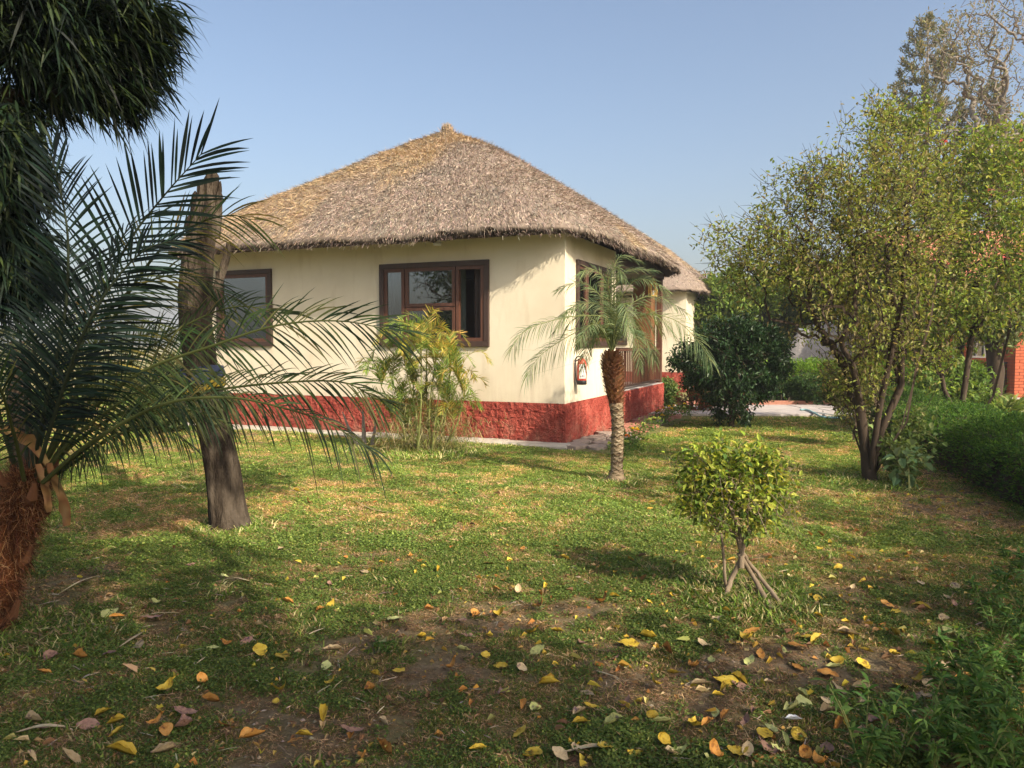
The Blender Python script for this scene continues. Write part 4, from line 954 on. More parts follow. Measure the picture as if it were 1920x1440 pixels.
    for i, pp in enumerate(FR):
        out = (i * 7 % 5 - 2) * .22; n = len(pp)
        pts = [hub] + [P(x, y, Y0 + out * (j + 1) / n) for j, (x, y) in enumerate(pp)]
        dx = pp[-1][0] - 1147; N = nrm([-.25 * np.sign(dx), -.45 - .3 * (i % 3), .7]); a = Acc()
        frond(a, pts, N, (.165 if i != 7 else .11) if i not in (0, 1, 5) else .22, 58, .0065, .35 + .3 * (i in (0, 1, 5, 6, 7)), 50, .18, [(.13, .18, .085), (.17, .22, .10), (.10, .15, .075), (.23, .26, .13)], .008, .12, .6, stemcol=(.22, .25, .10), segs=3, jit=.16, rs=5)
        a.build('frond', M_leaf, t)
    for i in range(8):
        th = i * .785 + .2; e = .95 - .2 * (i % 3); r_ = .42 + .12 * (i % 2); z = np.array([0, 0, 1.])
        o = np.array([cos(th), sin(th), 0]); pts = [hub, hub + o * r_ * .3 + z * .35 * e, hub + o * r_ * .7 + z * .55 * e, hub + o * r_ * 1.05 + z * .5 * e, hub + o * r_ * 1.35 + z * .25 * e]
        a = Acc(); frond(a, pts, nrm(z - o * .1), .19, 38, .009, .4, 50, .2, [(.12, .17, .08), (.17, .22, .11), (.22, .25, .13)], .008, .12, .6, stemcol=(.22, .25, .10), segs=3, jit=.18, rs=5); a.build('frond', M_leaf, t)
lawn_palm()
def back_left_palm():
    base = G(42, 905); Y0 = base[1]
    t = thing('date_palm', 'slim brown-trunked palm standing behind the shaggy palm at the left edge', 'palm tree', tuple(base))
    p_ = catmull([base, P(38, 820, Y0), P(36, 720, Y0), P(38, 640, Y0)], 16); a = Acc(); a.tube(p_, np.linspace(.11, .085, 16) + .02 * np.sin(np.linspace(0, 3, 16)), 12, jit=.12); a.build('trunk', M_bark_dark, t, smooth=True)
    n = 3000; a = Acc(); q = rng.random(n); c = np.stack([np.interp(q * 15, range(16), p_[:, j]) for j in range(3)], 1); th = rng.random(n) * 2 * pi; o = np.stack([np.cos(th), np.sin(th), 0 * th], 1)
    strips(a, c + o * .095, nrm(o * .5 + rng.normal(size=(n, 3)) * .5 + np.array([0, 0, .5])), .03 + .05 * rng.random(n), .005, palette(n, [(.14, .07, .04), (.09, .05, .03), (.2, .12, .07)]), segs=1); a.build('trunk_fibre', M_dry, t, kind='stuff')
    hub = P(38, 650, Y0); z = np.array([0, 0, 1.])
    for i in range(20):
        th = i * 2.4; e = .75 - .35 * (i % 4); R = 1.0 + .2 * (i % 3); o = np.array([cos(th), sin(th), 0])
        pts = [hub, hub + o * R * .3 + z * .35 * e, hub + o * R * .7 + z * .5 * e, hub + o * R + z * (.45 * e - .1), hub + o * R * 1.25 + z * (.2 * e - .35)]
        a = Acc(); frond(a, pts, nrm(z - o * .2), .26, 40, .012, .5, 50, .16, [(.05, .08, .04), (.08, .11, .05), (.13, .13, .06)], .009, .1, .6, stemcol=(.10, .10, .05), segs=3, jit=.15, rs=5); a.build('frond', M_leaf, t)
back_left_palm()
def areca():
    base = G(800, 848); Y0 = base[1]
    t = thing('areca_palm', 'clump of yellow-green areca palm growing against the front wall', 'palm clump', tuple(base))
    z = np.array([0, 0, 1.]); g = np.random.default_rng(21)
    tops = [(735, 690), (760, 660), (790, 640), (815, 660), (845, 665), (860, 690), (775, 700), (825, 700), (800, 620), (750, 730), (870, 720), (715, 700), (788, 745), (838, 740), (760, 780), (820, 785), (850, 770), (735, 760)]
    for i, (x, y) in enumerate(tops):
        bx = 800 + (x - 800) * .35 + g.normal() * 10; dep = Y0 + (g.random() - .5) * .45
        b = P(bx, 848, dep); b[2] = 0; top = P(x, y + 25, dep + (g.random() - .5) * .2)
        stem = catmull([b, (b + top) / 2 + g.normal(size=3) * .03, top], 10); a = Acc(); a.tube(stem, np.linspace(.016, .009, 10), 6)
        a.build('cane', M_stem, t)
        nfr = 6
        for k in range(nfr):
            ph = g.random() * 2 * pi; o = np.array([cos(ph), .7 * sin(ph) - .15, 0]); R = .24 + .22 * g.random(); e = .28 + .26 * g.random()
            pts = [top, top + o * R * .25 + z * e * .6, top + o * R * .65 + z * e * .85, top + o * R * 1.1 + z * e * .85, top + o * R * 1.4 + z * e * .6]
            yl = .25 + .75 * ((y < 670) or (x > 840)); a = Acc()
            cols = [(.34, .32, .06), (.44, .36, .08), (.24, .28, .06), (.50, .36, .10)] if g.random() < yl * .55 else [(.15, .24, .05), (.20, .30, .06), (.12, .19, .045), (.28, .32, .08)]
            frond(a, pts, nrm(z - o * .3 + g.normal(size=3) * .3), .165, 30, .012, .12, 46, .12, cols, .005, .22, .55, stemcol=(.34, .32, .09), segs=3, jit=.16, rs=4); a.build('frond', M_leaf, t)
    a = Acc(); n = 4600; c = base + np.stack([g.normal(size=n) * .33, g.normal(size=n) * .15, np.abs(g.normal(size=n)) * .42 + .03], 1)
    strips(a, c, nrm(g.normal(size=(n, 3)) * .6 + [0, 0, .1]), .08 + .14 * g.random(n), .008, palette(n, [(.22, .25, .07), (.34, .28, .14), (.13, .17, .05), (.42, .36, .2)], g=g), droop=.5, segs=2); a.build('undergrowth', M_leaf, t, kind='stuff')
areca()
def dead_stumps():
    b = G(668, 835); t = thing('dead_plant', 'three pale dry leaning stalks against the red plinth beside the areca clump', 'dead plant', tuple(b)); Y0 = b[1]
    for (pts, r) in (([(672, 838), (655, 805), (642, 772)], .035), ([(682, 838), (682, 800), (680, 768)], .042), ([(697, 832), (703, 805), (703, 788)], .028), ([(815, 842), (805, 810), (795, 780)], .035)):
        a = Acc(); q = catmull([P(x, y, Y0 - .05 + .02 * i) for i, (x, y) in enumerate(pts)], 9); q[0][2] = min(q[0][2], -.02); a.tube(q, np.linspace(r, r * .25, 9), 8, jit=.25); a.build('stalk', M_bark_grey, t)
dead_stumps()
# ---------------------------------------------------------------- leaning broken trunk with its cloth wrap
def broken_trunk():
    b = G(427, 992); Y0 = b[1]
    t = thing('broken_tree_trunk', 'leaning bare grey-brown tree trunk with jagged broken top on the lawn', 'tree trunk', tuple(b))
    px = [(430, 1000), (423, 960), (413, 880), (398, 800), (381, 720), (369, 640), (367, 560), (374, 480), (383, 420), (389, 380)]
    c = catmull([P(x, y, Y0 + .08 * i * .3) for i, (x, y) in enumerate(px)], 60); c[:1, 2] = -.05
    w_ = np.interp(np.linspace(0, 1, 60), [0, .06, .15, .3, .5, .7, .9, 1], [.215, .165, .145, .138, .145, .125, .105, .09])
    n = 60; s = 28; th = np.arange(s) * 2 * pi / s; V = []
    for i in range(n):
        kk = i / n
        r = w_[i] * (1 + .10 * np.sin(3 * th + kk * 4) + .07 * np.sin(5 * th - kk * 7 + 1) + .10 * (fbm(th * 2.2 + 5, np.full(s, kk * 22), 3) - .5))
        ang = (th - 3.9 + .8 * kk + pi) % (2 * pi) - pi; r = r * (1 - .38 * np.exp(-(ang / .32) ** 2) * sstep(.0, .12, kk) * sstep(.7, .45, kk))   # long hollow split
        ang2 = (th - 4.75 + pi) % (2 * pi) - pi; r = r * (1 - .10 * np.exp(-(ang2 / .2) ** 2))
        V += [c[i] + np.array([cos(a_) * r[j], sin(a_) * r[j], 0]) for j, a_ in enumerate(th)]
    top0 = len(V)
    for j, a_ in enumerate(th):
        h = .02 + .22 * max(0, vnoise(j * .9 + 3, 0.) - .42) * 1.8 + .07 * abs(sin(a_ * 2)); V.append(c[-1] + np.array([cos(a_) * .055, sin(a_) * .055, h]))
    V.append(c[-1] + np.array([0, 0, -.1])); V = np.array(V)
    F = [(i * s + j, i * s + (j + 1) % s, (i + 1) * s + (j + 1) % s, (i + 1) * s + j) for i in range(n) for j in range(s)]
    F += [(top0 + j, top0 + (j + 1) % s, len(V) - 1, len(V) - 1) for j in range(s)]
    F = [f for f in F if len(set(f)) == 4]
    a = Acc(); a.add(V, F); a.build('trunk', M_bark, t, smooth=True)
    for (x0, x1, y, h, r) in ((398, 401, 342, .10, .045), (381, 379, 356, .09, .045), (409, 411, 362, .10, .022), (369, 364, 385, .12, .04), (390, 392, 342, .10, .045), (358, 354, 420, .08, .03), (404, 409, 372, .08, .04)):
        a = Acc(); p0 = P(x0, y + 75, Y0 + .2); p1 = P(x1, y, Y0 + .2) + np.array([0, 0, .0]); p2 = p1 + np.array([.012, 0, h]); a.tube(catmull([p0, p1, p2], 8), [r, r, r * .95, r * .9, r * .82, r * .7, r * .5, r * .15], 6, jit=.5); a.build('splinter', M_bark, t)
    a = Acc(); a.tube(catmull([P(385, 610, Y0 + .15), P(400, 560, Y0 + .2), P(418, 505, Y0 + .25), P(432, 455, Y0 + .25)], 12), np.linspace(.045, .03, 12), 8, jit=.15); a.build('side_branch', M_bark, t)
    # cloth
    kk = 24
    def wrap(name, mat, z0, z1, rad_, label, cat, tilt=.0, wob=.012):
        V = []; m = 36; rows = 7
        for r in range(rows):
            f = r / (rows - 1); z = z0 + (z1 - z0) * f; cc = np.array([np.interp(z, c[:, 2], c[:, j]) for j in range(3)])
            for j in range(m):
                q = j * 2 * pi / m; R = rad_ + wob * (vnoise(q * 3, f * 4 + z0 * 9) - .3) * 2 + .008 * sin(q * 9 + f * 3)
                V.append(cc + np.array([cos(q) * R, sin(q) * R, tilt * cos(q) + .02 * (vnoise(q * 2, f * 3 + 7) - .5)]))
        F = [(r * m + j, r * m + (j + 1) % m, (r + 1) * m + (j + 1) % m, (r + 1) * m + j) for r in range(rows - 1) for j in range(m)]
        a = Acc(); a.add(V, F); tag(a.build(name, mat, None, smooth=True), label, cat)
    zy = P(385, 732, Y0)[2]
    wrap('yellow_strap', M_yellow, zy - .03, zy + .035, .165, 'yellow cloth strap tied round the leaning broken trunk', 'strap', tilt=.07)
    wrap('blue_rag', M_blue, zy + .06, zy + .19, .158, 'crumpled blue rag wrapped round the broken trunk above the yellow strap', 'rag', tilt=.02, wob=.03)
    # ivy-like dead frond skirt hanging below the strap
    g = np.random.default_rng(3); n = 420; q = g.random(n) * 2 * pi; cc = np.array([np.interp(zy, c[:, 2], c[:, j]) for j in range(3)]); o = np.stack([np.cos(q), np.sin(q), 0 * q], 1)
    a = Acc(); strips(a, cc + o * .16 + np.array([0, 0, -.03]), nrm(o * .5 + [0, 0, -.5] + g.normal(size=(n, 3)) * .3), .08 + .22 * g.random(n), .008, palette(n, [(.16, .17, .09), (.28, .26, .17), (.09, .11, .05)], g=g), droop=.5, segs=3)
    a.build('hanging_dry_leaves', M_leaf, t, kind='stuff')
broken_trunk()

# ---------------------------------------------------------------- shrubs and trees
def tree(name, label, cat, base, stems, blobs, ntar, leaf, nleaf, lsize, lcols, lw=.5, spread=.1, bark=M_bark_dark, r_tip=.004, rmax=.05, seed=1, mat=None, droop=None, wts=None, jit=.12, step=3, upcurve=.1, leafmode='leaf', shell=.4, tipbias=1, pen=.35, dirz=0.1, twigs=0, group=None, ljit=.2, outcol=None, flowers=None, rt=.03, tjit=None):
    g = np.random.default_rng(seed); base = np.asarray(base, float)
    t = thing(name, label, cat, tuple(base), group=group)
    tar = sample_blobs(blobs, ntar, g, shell)
    tar = tar[tar[:, 2] > .05]
    ch, N, tips, R = grow(base, stems, tar, r_tip, 2.2, jit, pen, g, step, upcurve, rmax)
    ch[0] = (np.vstack([base - [0, 0, .08], ch[0][0]]), np.r_[ch[0][1][0] * 1.15, ch[0][1]])
    at, ab = Acc(), Acc(); skeleton(at, ab, ch, rt)
    at.build('trunk', bark, t, smooth=True)
    if twigs:
        k = g.choice(len(tips), twigs); p0 = N[tips[k]]; c0 = base + [0, 0, 1.]; d = nrm(nrm(p0 - c0) + g.normal(size=(twigs, 3)) * .7)
        for i in range(twigs): ab.tube([p0[i], p0[i] + d[i] * .12 + g.normal(size=3) * .015, p0[i] + d[i] * .26 + g.normal(size=3) * .03], [r_tip, r_tip * .8, r_tip * .35], 3, cap=False)
    ab.build('branches', bark, t)
    if nleaf:
        thin = np.where(R < r_tip * 3.2)[0]; thin = thin[thin > 0]
        cl = g.choice(thin, nleaf) if len(thin) else g.choice(tips, nleaf)
        # uneven crown: some twigs carry many leaves, others few
        wt = .08 + g.random(len(N)) ** 3 * 3; pr = wt[thin] / wt[thin].sum(); cl = g.choice(thin, nleaf, p=pr)
        pos = N[cl] + g.normal(size=(nleaf, 3)) * spread
        cc = np.average(tar, axis=0); out = nrm(pos - cc)
        d = nrm(g.normal(size=(nleaf, 3)) * .8 + out * .5 + [0, 0, dirz])
        col = palette(nleaf, lcols, wts, ljit, g)
        if outcol is not None:
            f = outcol[0](pos)[:, None]; oc = palette(nleaf, outcol[1], None, ljit, g); col = np.where(g.random((nleaf, 1)) < f, oc, col)
        a = Acc(); L = lsize * (.6 + .8 * g.random(nleaf)); ok = pos[:, 2] > .02; pos, d, L, col = pos[ok], d[ok], L[ok], col[ok]
        if leafmode == 'leaf': leaves(a, pos, d, L, L * lw, col)
        else: strips(a, pos, d, L, L * lw, col, droop=droop or .4, segs=3)
        a.build('crown', mat or M_leaf, t)
    if flowers:
        n, fc, fs, ff = flowers; k = g.choice(tips, n * 4); k = k[ff(N[k])][:n]; p = N[k] + nrm(N[k] - tar.mean(0)) * .05
        a = Acc(); pp = np.repeat(p, 9, 0) + g.normal(size=(len(p) * 9, 3)) * fs * .5; leaves(a, pp, rand_dirs(len(pp), g), fs, fs * .8, palette(len(pp), fc, g=g)); a.build('blossoms', M_leaf, t)
    return t
def ell(px, py, Y, rx_px, rz_px, ry=None, w=1):
    c = P(px, py, Y); s = Y / FPX; return (c[0], c[1], c[2], rx_px * s, ry if ry else rx_px * s, rz_px * s, w)
M_bark_tan = proc('tan_bark', [(.10, .075, .05), (.19, .145, .10), (.26, .21, .155)], 14, .9, .4, 60, stretch=(1, 1, .3), spec=.1)
# round clipped dark shrub
b = G(1372, 803); Y = b[1]
tree('clipped_shrub', 'dense dark green ball-shaped shrub with reddish young top leaves in mid lawn', 'shrub', b,
     [[P(1372, 780, Y), P(1368, 750, Y)], [P(1380, 760, Y)]],
     [ell(1375, 685, Y, 98, 80, None, 3), ell(1320, 680, Y, 58, 58, None, 1), ell(1430, 675, Y, 58, 62, None, 1), ell(1372, 760, Y, 44, 40, None, .35), ell(1385, 630, Y, 70, 36, None, 1)],
     520, None, 26000, .078, [(.020, .050, .016), (.03, .068, .022), (.014, .035, .012), (.05, .095, .035)], .42, .055, M_bark_dark, .004, .05, 31, M_gloss,
     outcol=(lambda p: sstep(2.15, 2.45, p[:, 2]) * .55 + .02, [(.16, .07, .045), (.12, .08, .04), (.09, .11, .04)]), shell=.33, twigs=90)
# small yellow-green bush on crossed stems
b = G(1385, 1118); b[2] = 0; Y = b[1]
ys = Y
tree('small_round_bush', 'small yellow-green round bush on crossed bare stems in the near lawn', 'bush', P(1390, 1040, ys) * [1, 1, 1],
     [[P(1392, 1030, ys)], [P(1395, 1010, ys), P(1410, 985, ys)], [P(1380, 1000, ys), P(1350, 985, ys)], [P(1386, 990, ys)]],
     [ell(1375, 915, ys, 100, 86, None, 3), ell(1300, 850, ys, 30, 30, None, .25), ell(1460, 930, ys, 34, 30, None, .3), ell(1300, 940, ys, 36, 30, None, .3), ell(1420, 845, ys, 34, 26, None, .3), ell(1310, 890, ys, 50, 52, None, 1), ell(1440, 895, ys, 48, 58, None, 1), ell(1375, 860, ys, 78, 42, None, 1.2), ell(1340, 960, ys, 52, 36, None, .6), ell(1430, 960, ys, 40, 36, None, .6)],
     520, None, 3900, .038, [(.24, .30, .045), (.32, .37, .06), (.16, .23, .04), (.44, .43, .09), (.10, .16, .04)],   .55, .03, M_bark_tan, .0017, .018, 41, M_leaf, shell=.62, twigs=120, rt=.008, ljit=.18)
bush = [o for o in S.objects if o.name.startswith('small_round_bush')][0]
for (pts, r) in (([(1393, 1040), (1372, 1085), (1358, 1128)], .016), ([(1385, 1038), (1418, 1090), (1455, 1160)], .016), ([(1392, 1036), (1424, 1080), (1478, 1148)], .012), ([(1352, 1000), (1357, 1040), (1360, 1088), (1363, 1110)], .009)):
    q = [P(x, y, ys + .02 * (i % 2)) for i, (x, y) in enumerate(pts)]
    if pts[-1][1] > 1100: e = G(*pts[-1]); q[-1] = np.array([e[0], e[1], -.01])
    a = Acc(); qq = catmull(q, 12); qq[1:-1] += rng.normal(size=(10, 3)) * .0025; a.tube(qq, np.linspace(r * .9, r * 1.15, 12) * (1 + .1 * rng.random(12)), 8, jit=.12); a.build('stem', M_bark_tan, bush, smooth=True)
# large flowering shrub, many stems
b = G(1632, 905); Y = b[1]
tree('tall_shrub', 'large many-stemmed shrub with thin brownish-green foliage on the right of the lawn', 'shrub tree', b,
     [[P(1640, 860, Y), P(1655, 800, Y), P(1690, 720, Y), P(1690, 620, Y), P(1660, 500, Y)], [P(1660, 850, Y), P(1700, 790, Y), P(1715, 700, Y), P(1745, 600, Y), P(1760, 480, Y)],
      [P(1618, 860, Y), P(1600, 810, Y + .05), P(1585, 780, Y)], [P(1650, 820, Y + .1), P(1690, 730, Y + .2), P(1655, 600, Y + .2), P(1600, 480, Y + .2)], [P(1690, 800, Y - .1), P(1720, 690, Y - .2), P(1700, 560, Y - .2)], [P(1655, 830, Y + .1), P(1640, 740, Y + .3), P(1625, 660, Y + .4)], [P(1636, 850, Y - .1), P(1650, 760, Y - .15), P(1672, 660, Y - .2), P(1690, 560, Y - .2)], [P(1668, 860, Y), P(1720, 800, Y + .1), P(1760, 720, Y + .2)], [P(1622, 840, Y), P(1612, 760, Y - .1), P(1600, 690, Y - .2)]],
     [ell(1580, 420, Y, 170, 105, 1.1, 3.0), ell(1490, 480, Y, 150, 95, .9, 2.6), ell(1650, 340, Y, 130, 80, 1.0, 1.7), ell(1520, 345, Y, 85, 50, .8, 1.1), ell(1400, 460, Y, 82, 60, .7, .8), ell(1650, 235, Y, 62, 55, .6, .5), ell(1350, 440, Y, 40, 50, .4, .16),
      ell(1600, 700, Y, 56, 80, .5, 1.1), ell(1590, 570, Y, 120, 95, 1.0, 2.4), ell(1680, 640, Y, 80, 70, .7, 1.0), ell(1700, 470, Y, 130, 100, 1.1, 2)],
     1350, None, 20000, .045, [(.21, .23, .06), (.27, .26, .10), (.14, .17, .045), (.32, .27, .13), (.27, .33, .07)], .5, .075, M_bark_dark, .0032, .085, 51, M_leaf, shell=.5, twigs=1100, step=3, upcurve=.12, dirz=0, tjit=.1,
     flowers=(12, [(.62, .12, .20), (.70, .22, .28)], .03, lambda p: (p[:, 0] > 4.3) & (p[:, 2] > 3.1)))
# bushy green plant beside it with bright leaves (behind and right)
bb = np.array([7.4, 12.5, 0])
tree('flowering_bush_tree', 'bright green bushy tree with scattered pink flowers at the right edge', 'tree', bb,
     [[bb + [-.1, 0, .6], bb + [.0, 0, 1.5], bb + [.2, 0, 2.4]], [bb + [.4, 0, .7], bb + [.7, .1, 1.8]], [bb + [-.4, 0, .8], bb + [-.6, 0, 1.7]]],
     [ell(1800, 420, 12.5, 130, 120, 1.44, 3), ell(1890, 500, 12.5, 120, 120, 1.44, 2.4), ell(1760, 560, 12.5, 110, 70, 1.20, 1.6), ell(1840, 300, 12.5, 110, 75, 1.20, 1.5), ell(1940, 330, 12.5, 100, 100, 1.44, 1.5), ell(1700, 300, 12.5, 60, 85, 0.96, .8), ell(1665, 225, 12.5, 62, 50, 0.84, .6), ell(1820, 590, 12.5, 90, 40, 0.96, .9), ell(1750, 650, 12.5, 50, 45, 0.72, .7)],
     1050, None, 20000, .072, [(.15, .21, .045), (.21, .28, .055), (.11, .16, .04), (.30, .33, .07), (.24, .22, .10)], .55, .10, M_bark_dark, .0035, .06, 52, M_leaf, shell=.5, twigs=220,
     flowers=(26, [(.68, .14, .22), (.75, .28, .34)], .042, lambda p: (p[:, 2] > 2.4)))
# shoots round the foot of the shrub
tree('low_shrub', 'low leafy green shoots at the foot of the many-stemmed shrub', 'shrub', G(1688, 905), [[P(1690, 880, 8.6)]], [ell(1690, 850, 8.6, 44, 42, .3, 2), ell(1655, 840, 8.6, 34, 30, .3, 1), ell(1720, 800, 8.7, 44, 50, .3, 1)], 90, None, 1500, .06,
     [(.16, .22, .07), (.11, .17, .05), (.22, .27, .10)], .7, .05, M_stem, .003, .012, 53, M_leaf, twigs=20)
tree('low_shrub', 'brownish-green small-leaved bush left of the many-stemmed shrub trunk', 'shrub', G(1600, 830), [[P(1600, 810, 12)]], [ell(1600, 745, 11.5, 55, 60, .4, 2), ell(1580, 700, 11.5, 36, 36, .4, 1)], 130, None, 5200, .045,
     [(.10, .11, .04), (.14, .12, .06), (.07, .09, .03)], .5, .05, M_bark_dark, .003, .02, 54, M_leaf, twigs=40)
tree('broadleaf_sapling', 'pale broad-leaved sapling drooping at the right of the shrub base', 'sapling', G(1705, 925), [[P(1703, 880, 8.2), P(1700, 850, 8.2)]], [ell(1700, 868, 8.2, 42, 40, .2, 1)], 26, None, 70, .095,
     [(.16, .24, .12), (.20, .28, .14)], .7, .04, M_stem, .004, .012, 55, M_leaf, dirz=-.6)
# ---------------------------------------------------------------- hedges
def hedge(label, pts, width, height, seed, n, cols, lsize=.035):
    g = np.random.default_rng(seed); pts = [np.array(p, float) for p in pts]
    t = thing('hedge', label, 'hedge', (pts[0][0], pts[0][1], 0))
    c = catmull([np.array([p[0], p[1], 0]) for p in pts], 60); T = nrm(np.gradient(c, axis=0)); Sd = np.cross(T, [0, 0, 1.])
    # inner twiggy mass: a rough core so that gaps read dark wood, not air
    core = Acc(); m = 12; V = []
    for i in range(60):
        for j in range(m):
            a_ = pi * j / (m - 1); x = -cos(a_); z = sin(a_) ** .35
            V.append(c[i] + Sd[i] * x * width * .40 * (1 + .12 * g.normal()) + np.array([0, 0, z * height * .80 * (1 + .08 * g.normal())]))
    F = [(i * m + j, (i + 1) * m + j, (i + 1) * m + j + 1, i * m + j + 1) for i in range(59) for j in range(m - 1)]
    core.add(V, F); core.build('inner_twigs', M_bark_dark, t)
    k = g.random(n) * 59; ph = g.random(n) * pi; p = np.stack([np.interp(k, range(60), c[:, j]) for j in range(3)], 1); s = np.stack([np.interp(k, range(60), Sd[:, j]) for j in range(3)], 1)
    x = -np.cos(ph); z = np.sin(ph) ** .35; r = .82 + .22 * g.random(n) + .25 * (fbm(k * .35 + seed, ph * 2.2, 3) - .5)
    pos = p + s * (x * r * width * .5)[:, None]; pos[:, 2] = z * r * height * (.96 + .1 * vnoise(k * .8, k * 0 + seed)) * np.where(g.random(n) < .25, g.random(n), 1)
    out = nrm(s * x[:, None] + np.array([0, 0, 1.]) * z[:, None] * .9)
    d = nrm(out + g.normal(size=(n, 3)) * .6); a = Acc()
    leaves(a, pos, d, lsize * (.6 + .8 * g.random(n)), lsize * .42 * (.6 + .8 * g.random(n)), palette(n, cols, g=g, jit=.2)); a.build('foliage', M_leaf, t)
    # stray shoots above the clipped top
    a = Acc(); q = g.integers(0, 58, 130)
    for i in q:
        b_ = c[i] + Sd[i] * g.normal() * width * .3 + np.array([0, 0, height * .85]); e = b_ + np.array([g.normal() * .05, g.normal() * .05, .12 + .14 * g.random()]); a.tube([b_, (b_ + e) / 2 + g.normal(size=3) * .01, e], [.004, .003, .0015], 3, cap=False, col=(.12, .17, .05))
        kk = 7; ps = b_ + (e - b_) * g.random((kk, 1)); leaves(a, ps, rand_dirs(kk, g), lsize * 1.1, lsize * .5, palette(kk, cols, g=g))
    a.build('shoots', M_leaf, t)
GH = [(.06, .13, .025), (.085, .17, .03), (.045, .10, .025), (.12, .21, .035)]
hedge('long clipped green hedge running down the right edge of the lawn', [(5.05, 5.8), (5.35, 7.4), (5.75, 9.0), (6.3, 11.0), (7.1, 14.0), (7.5, 15.4)], 1.25, .66, 61, 46000, GH, .04)
hedge('bright green clipped hedge behind the path in front of the rock', [(6.9, 21.0), (8.6, 20.8), (10.4, 20.4), (12.5, 19.9)], 1.4, 1.05, 62, 15000, [(.16, .28, .035), (.12, .22, .03), (.22, .34, .05)], .075)
b = P(1520, 735, 19.2); tree('round_shrub', 'dark green ball shrub between the path and the bright hedge', 'shrub', (b[0], b[1], 0), [[(b[0], b[1], .3)]], [(b[0], b[1], .45, .62, .6, .42, 1)], 160, None, 7000, .07,
     [(.03, .065, .02), (.045, .09, .025), (.07, .12, .03)], .5, .06, M_bark_dark, .005, .03, 63, M_leaf)
b = G(1252, 765); tree('low_bush', 'light green low bush at the far end of the large hut side wall', 'shrub', b, [[b + [0, 0, .2]]], [(b[0], b[1], .36, .24, .26, .32, 1)], 70, None, 1900, .08,
     [(.10, .17, .05), (.15, .22, .07), (.20, .26, .10)], .55, .05, M_stem, .004, .015, 64, M_leaf)
b = G(1315, 772); tree('low_bush', 'reddish-leaved low bush left of the ball-shaped shrub', 'shrub', b, [[b + [0, 0, .2]]], [(b[0], b[1], .30, .55, .4, .28, 1)], 60, None, 1500, .08,
     [(.16, .06, .035), (.22, .09, .05), (.09, .10, .04)], .5, .05, M_bark_dark, .004, .015, 65, M_leaf)
# ---------------------------------------------------------------- trees behind
GB = [(.07, .12, .035), (.10, .16, .04), (.14, .19, .05), (.05, .09, .03)]
def far_tree(label, px, Y, blobs, seed, cols, n=9000, ls=.16, nt=260, name='broadleaf_tree', bark=M_bark_dark, **k):
    x = (px - 960) / FPX * Y; b = np.array([x, Y, 0])
    zz = min(bl[2] - bl[5] for bl in blobs)
    return tree(name, label, 'tree', b, [[b + [.1, 0, max(.6, zz * .6)], b + [0, 0, max(1.0, zz)]]], blobs, nt, None, n, ls, cols, .5, .13, bark, .008, .16, seed, M_leaf, twigs=60, group=k.pop('group', None), **k)
far_tree('bright yellow-green bushy tree just right of the second hut roof', 1375, 26, [ell(1370, 560, 26, 62, 58, 1.2, 2), ell(1330, 590, 26, 40, 40, .8, 1), ell(1430, 545, 26, 40, 45, 1, 1)], 71, [(.16, .24, .05), (.12, .19, .045), (.24, .30, .07)], 9000, .15)
far_tree('dark green bushy tree behind the ball-shaped shrub', 1490, 27, [ell(1480, 565, 27, 80, 65, 1.6, 3), ell(1550, 560, 27, 75, 70, 1.5, 2), ell(1500, 520, 27, 60, 40, 1.2, 1)], 72, [(.055, .10, .03), (.08, .13, .04), (.11, .15, .05)], 12000, .17)
far_tree('mid green dense tree behind the many-stemmed shrub', 1640, 24, [ell(1620, 560, 24, 90, 90, 1.6, 3), ell(1700, 600, 24, 80, 60, 1.5, 2), ell(1680, 500, 24, 80, 60, 1.4, 2)], 73, [(.09, .14, .035), (.13, .19, .045), (.17, .20, .07)], 13000, .16)
far_tree('orange-flowered low tree peeking over the second hut roof', 1335, 34, [ell(1335, 535, 34, 36, 18, 1.0, 1), ell(1350, 575, 34, 40, 30, 1.0, 1)], 74, [(.38, .20, .08), (.20, .20, .07), (.12, .16, .05)], 2600, .15, 90)
far_tree('pale feathery tree hanging over the brick lodge', 1860, 16.5, [ell(1865, 600, 16.5, 65, 42, .9, 2), ell(1900, 540, 16.5, 60, 45, 1.0, 1.5)], 75, [(.18, .22, .10), (.24, .27, .13), (.14, .17, .07)], 6000, .10, 200)
